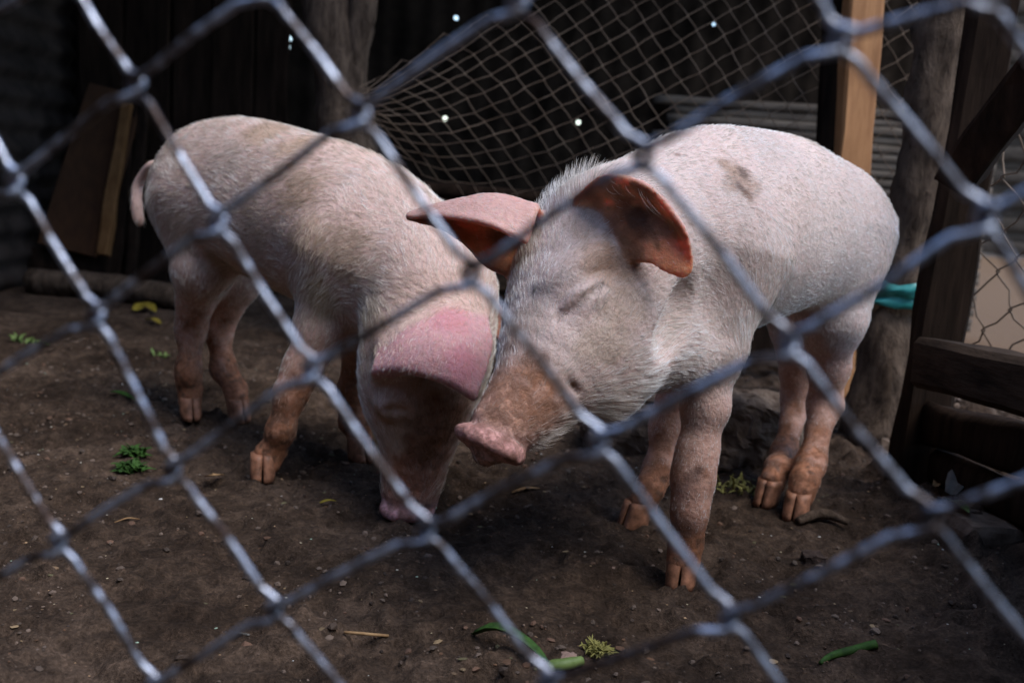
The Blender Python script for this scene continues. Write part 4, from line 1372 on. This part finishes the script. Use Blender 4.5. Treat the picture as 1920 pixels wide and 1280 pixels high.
clump = lambda x, y: np.clip((noise2(x * 9 + 4, y * 9) - .25) * 1.6, 0.05, 1)
scatter('soil_crumbs', 6500, (-1.0, 0.9), (0.66, 2.3), .0010, .0048, M['speck'], 4.0, .75, clump,
        [(.08, .055, .040), (.12, .084, .063), (.045, .028, .019), (.15, .105, .078), (.11, .058, .035)], label='small dark soil crumbs strewn over the pen floor')
scatter('pale_chips', 420, (-1.0, 0.8), (0.66, 2.1), .0008, .0026, M['speck'], 2.5, .35, None,
        [(.5, .46, .38), (.42, .34, .22), (.30, .40, .30), (.35, .22, .12), (.55, .53, .5)], label='tiny pale chips and seeds strewn over the pen floor')
scatter('dry_flecks', 900, (-1.0, 0.8), (0.66, 2.0), .0010, .0050, M['speck'], 3.0, .25, clump,
        [(.16, .10, .055), (.22, .15, .08), (.12, .06, .03), (.10, .085, .04)], label='scattered brown flecks of straw and bark on the pen floor')
scatter('rubble', 150, (0.60, 1.0), (0.85, 1.75), .004, .022, M['stone'], 2.2, .8, None, None, label='rubble and dry clods along the foot of the dark rails')
def blade(P, wid, curl=.3, n=3, up=(0, 0, 1), thick=.0006):
    """a leaf blade along P with a folded cross-section and real thickness"""
    C = catmull(P, n); m = len(C)
    T = np.gradient(C, axis=0); verts = []
    for i in range(m):
        s_ = nrm(np.cross(T[i], up)); u_ = nrm(np.cross(s_, T[i]))
        u = i / (m - 1); w = wid * (math.sin(math.pi * min(1, .12 + u * .88)) ** .7 + .04) * .5
        for k_ in (-1, -.5, 0, .5, 1):
            verts.append(C[i] + s_ * w * k_ + u_ * (abs(k_) * w * curl + .0015))
        for k_ in (1, .5, 0, -.5, -1):
            verts.append(C[i] + s_ * w * k_ + u_ * (abs(k_) * w * curl + .0015 - thick))
    fs_ = []
    for i in range(m - 1):
        for k_ in range(10):
            k2 = (k_ + 1) % 10
            fs_.append((i * 10 + k_, i * 10 + k2, (i + 1) * 10 + k2, (i + 1) * 10 + k_))
    fs_ += [tuple(range(9, -1, -1)), tuple((m - 1) * 10 + k_ for k_ in range(10))]
    return np.array(verts), fs_
def joinparts(L):
    vs_, fs_ = [], []
    for v, f in L:
        o_ = sum(len(x) for x in vs_)
        vs_.append(np.asarray(v)); fs_ += [tuple(int(w) + o_ for w in g) for g in f]
    return np.vstack(vs_), fs_
M['green'] = simple('green_leaf', (0.012, 0.035, 0.006), (0.05, 0.125, 0.018), 90, 0.75, 0.2, .001)
M['lime'] = simple('lime_stem', (0.07, 0.12, 0.025), (0.18, 0.25, 0.08), 60, 0.5, 0.2, .001)
M['yellow'] = simple('yellow_leaf', (0.16, 0.12, 0.012), (0.30, 0.23, 0.03), 60, 0.6, 0.2, .001)
M['dry'] = simple('dry_leaf', (0.20, 0.11, 0.05), (0.40, 0.25, 0.12), 60, 0.8, 0.3, .001)
M['moss'] = simple('dry_moss', (0.16, 0.15, 0.04), (0.34, 0.31, 0.10), 90, 0.9, 0.4, .002)
M['paper'] = simple('scrap_paper', (0.08, 0.07, 0.06), (0.22, 0.21, 0.19), 40, 0.7, 0.3, .002)
def on_ground(px, py, dz=0.0):
    p = ground(px, py)
    for _ in range(4):
        p = ground(px, py, float(ground_h(p[0], p[1])))
    return p + V(0, 0, dz)
def tuft(name, px, py, rad, n, ln, wid, mat, seed, lift=.5, **k):
    rs = np.random.default_rng(seed)
    c = on_ground(px, py); L = []
    for _ in range(n):
        th = rs.uniform(0, 6.28); r_ = rad * math.sqrt(rs.random())
        b = c + V(math.cos(th) * r_, math.sin(th) * r_ * .8, 0); b[2] = float(ground_h(b[0], b[1]))
        d = rs.normal(0, 1, 3); d[2] = abs(d[2]) * lift + .25; d = nrm(d) * ln * rs.uniform(.6, 1.2)
        L.append(blade([b, b + d * .5 + V(0, 0, ln * .15), b + d + V(*(rs.normal(0, ln * .25, 3) * V(1, 1, .3)))], wid * rs.uniform(.7, 1.3), .35))
    v, f = joinparts(L)
    return mesh(name, v, f, mat, base=c, **k)
tuft('weed', 252, 852, .016, 70, .016, .006, M['green'], 1, label='upper tuft of bright green weed lying left of the rooting piglet', cat='weed')
tuft('weed', 246, 882, .018, 80, .016, .006, M['green'], 2, label='lower tuft of bright green weed lying left of the rooting piglet', cat='weed')
tuft('weed', 52, 640, .03, 26, .022, .006, M['lime'], 3, label='sparse pale weed on the earth near the black timber block', cat='weed')
tuft('weed', 302, 662, .016, 10, .018, .005, M['lime'], 4, label='small weed sprig beside the rooting piglet hind hoof', cat='weed')
tuft('weed', 1360, 915, .05, 40, .02, .004, M['moss'], 6, label='flattened weeds between the standing piglet hooves', cat='weed')
tuft('moss_clump', 1120, 1226, .011, 130, .012, .0018, M['moss'], 5, .9, label='round yellowish moss clump near the front edge', cat='moss')
def one_leaf(name, pts, wid, mat, curl=.35, dz=.003, **k):
    P = [on_ground(x, y, dz + e) for x, y, e in pts]
    v, f = blade(P, wid, curl)
    return mesh(name, v, f, mat, base=P[0], **k)
one_leaf('leaf', [(254, 588, .004), (272, 585, .016), (292, 592, .006)], .036, M['yellow'], label='upright yellow leaf beside the rooting piglet hind leg', cat='leaf')
one_leaf('leaf', [(274, 604, .002), (288, 608, .008), (302, 612, .002)], .018, M['yellow'], label='smaller curled yellow leaf in front of the upright one', cat='leaf')
one_leaf('leaf', [(205, 740, .001), (228, 746, .004), (256, 755, .001)], .014, M['green'], label='single flat green leaf on the bare earth', cat='leaf')
one_leaf('leaf', [(386, 900, .001), (402, 903, .005), (420, 898, .002)], .010, M['dry'], label='curled dry leaf beside the rooting piglet fore hoof', cat='leaf')
one_leaf('leaf', [(600, 950, .001), (615, 948, .003), (630, 946, .001)], .006, M['yellow'], label='small yellow leaf scrap near the rooting snout', cat='leaf')
one_leaf('leaf', [(960, 930, .001), (985, 926, .004), (1012, 922, .001)], .008, M['dry'], label='flat tan husk under the standing piglet chin', cat='leaf')
one_leaf('leaf', [(888, 1205, .004), (930, 1215, .014), (985, 1240, .012), (1030, 1262, .004)], .013, M['green'], .8, label='long folded green leek leaf at the front edge', cat='leaf')
def stem(pts, rads, mat, name, **k):
    P = [on_ground(x, y, r_) for (x, y), r_ in zip(pts, rads)]
    C = catmull([np.r_[p, r_] for p, r_ in zip(P, rads)], 4)
    v, f = tube(C[:, :3], C[:, 3], 8, True, .25)
    return mesh(name, v, f, mat, base=P[0], **k)
stem([(1028, 1258), (1055, 1256), (1090, 1247)], [.0052, .0056, .0048], M['lime'], 'stem', label='short pale green stem piece touching the leek leaf', cat='stem')
stem([(1538, 1246), (1560, 1234), (1600, 1226), (1643, 1214)], [.0022, .0036, .0046, .0046], M['green'], 'stem', label='broken green stem lying in the shade by itself', cat='stem')
stem([(645, 1187), (690, 1191), (728, 1194)], [.0014, .0016, .0014], M['dry'], 'twig', label='thin straight brown twig on the open earth', cat='twig')
stem([(440, 1187), (455, 1190), (467, 1192)], [.0012, .0014, .0012], M['paper'], 'twig', label='short white splinter beside the fence wire', cat='twig')
stem([(215, 980), (240, 972), (262, 974)], [.0008, .0009, .0007], M['dry'], 'twig', label='hair-thin straw below the green weeds', cat='twig')
stem([(1495, 985), (1540, 972), (1590, 985)], [.006, .0075, .005], M['bark'], 'twig', label='thick grey twig behind the standing piglet', cat='twig')
def pebble(px, py, r, mat, seed, flat=.8, name='stone', n=10, **k):
    c = on_ground(px, py)
    v, f = lump_box(c - V(r, r, r * flat * .4), c + V(r, r * .9, r * flat * 1.2), n, r * .22, .9 / r, seed)
    return mesh(name, v, f, mat, base=c, smooth=False, **k)
M['pinkstone'] = simple('pink_stone', (0.18, 0.11, 0.085), (0.36, 0.25, 0.20), 60, 0.9, 0.6, .003)
M['clod'] = simple('clod', (0.02, 0.012, 0.009), (0.07, 0.045, 0.034), 60, 0.95, 0.8, .004)
pebble(1065, 1240, .0075, M['pinkstone'], 4, label='pinkish brown stone beside the pale green stem', cat='stone')
pebble(1522, 1052, .013, M['clod'], 8, .7, 'soil_clod', label='big dark soil clod right of the near fore hoof', cat='clod')
pebble(1155, 1072, .005, M['pinkstone'], 12, label='tiny red-brown stone left of the near fore hoof', cat='stone')
v, f = lump_box(on_ground(1850, 1010) + V(-.05, -.045, -.01), on_ground(1850, 1010) + V(.075, .06, .03), 18, .006, 14, 21)
mesh('stone', v, f, M['stone'], base=on_ground(1850, 1010), smooth=False, label='flat grey stone slab under the lowest dark rail', cat='stone')
one_leaf('paper_scrap', [(1780, 948, .012), (1800, 935, .030), (1826, 945, .016)], .030, M['paper'], .5, label='crumpled white paper scrap on the rubble by the black post', cat='paper')
one_leaf('paper_scrap', [(1770, 950, .004), (1790, 960, .010), (1815, 975, .006)], .018, M['lime'], .4, label='pale green husk strip on the rubble below the white scrap', cat='husk')
one_leaf('leaf', [(1752, 925, .006), (1764, 918, .014), (1776, 922, .008)], .016, M['dry'], .5, label='dry orange leaf at the foot of the black post', cat='leaf')
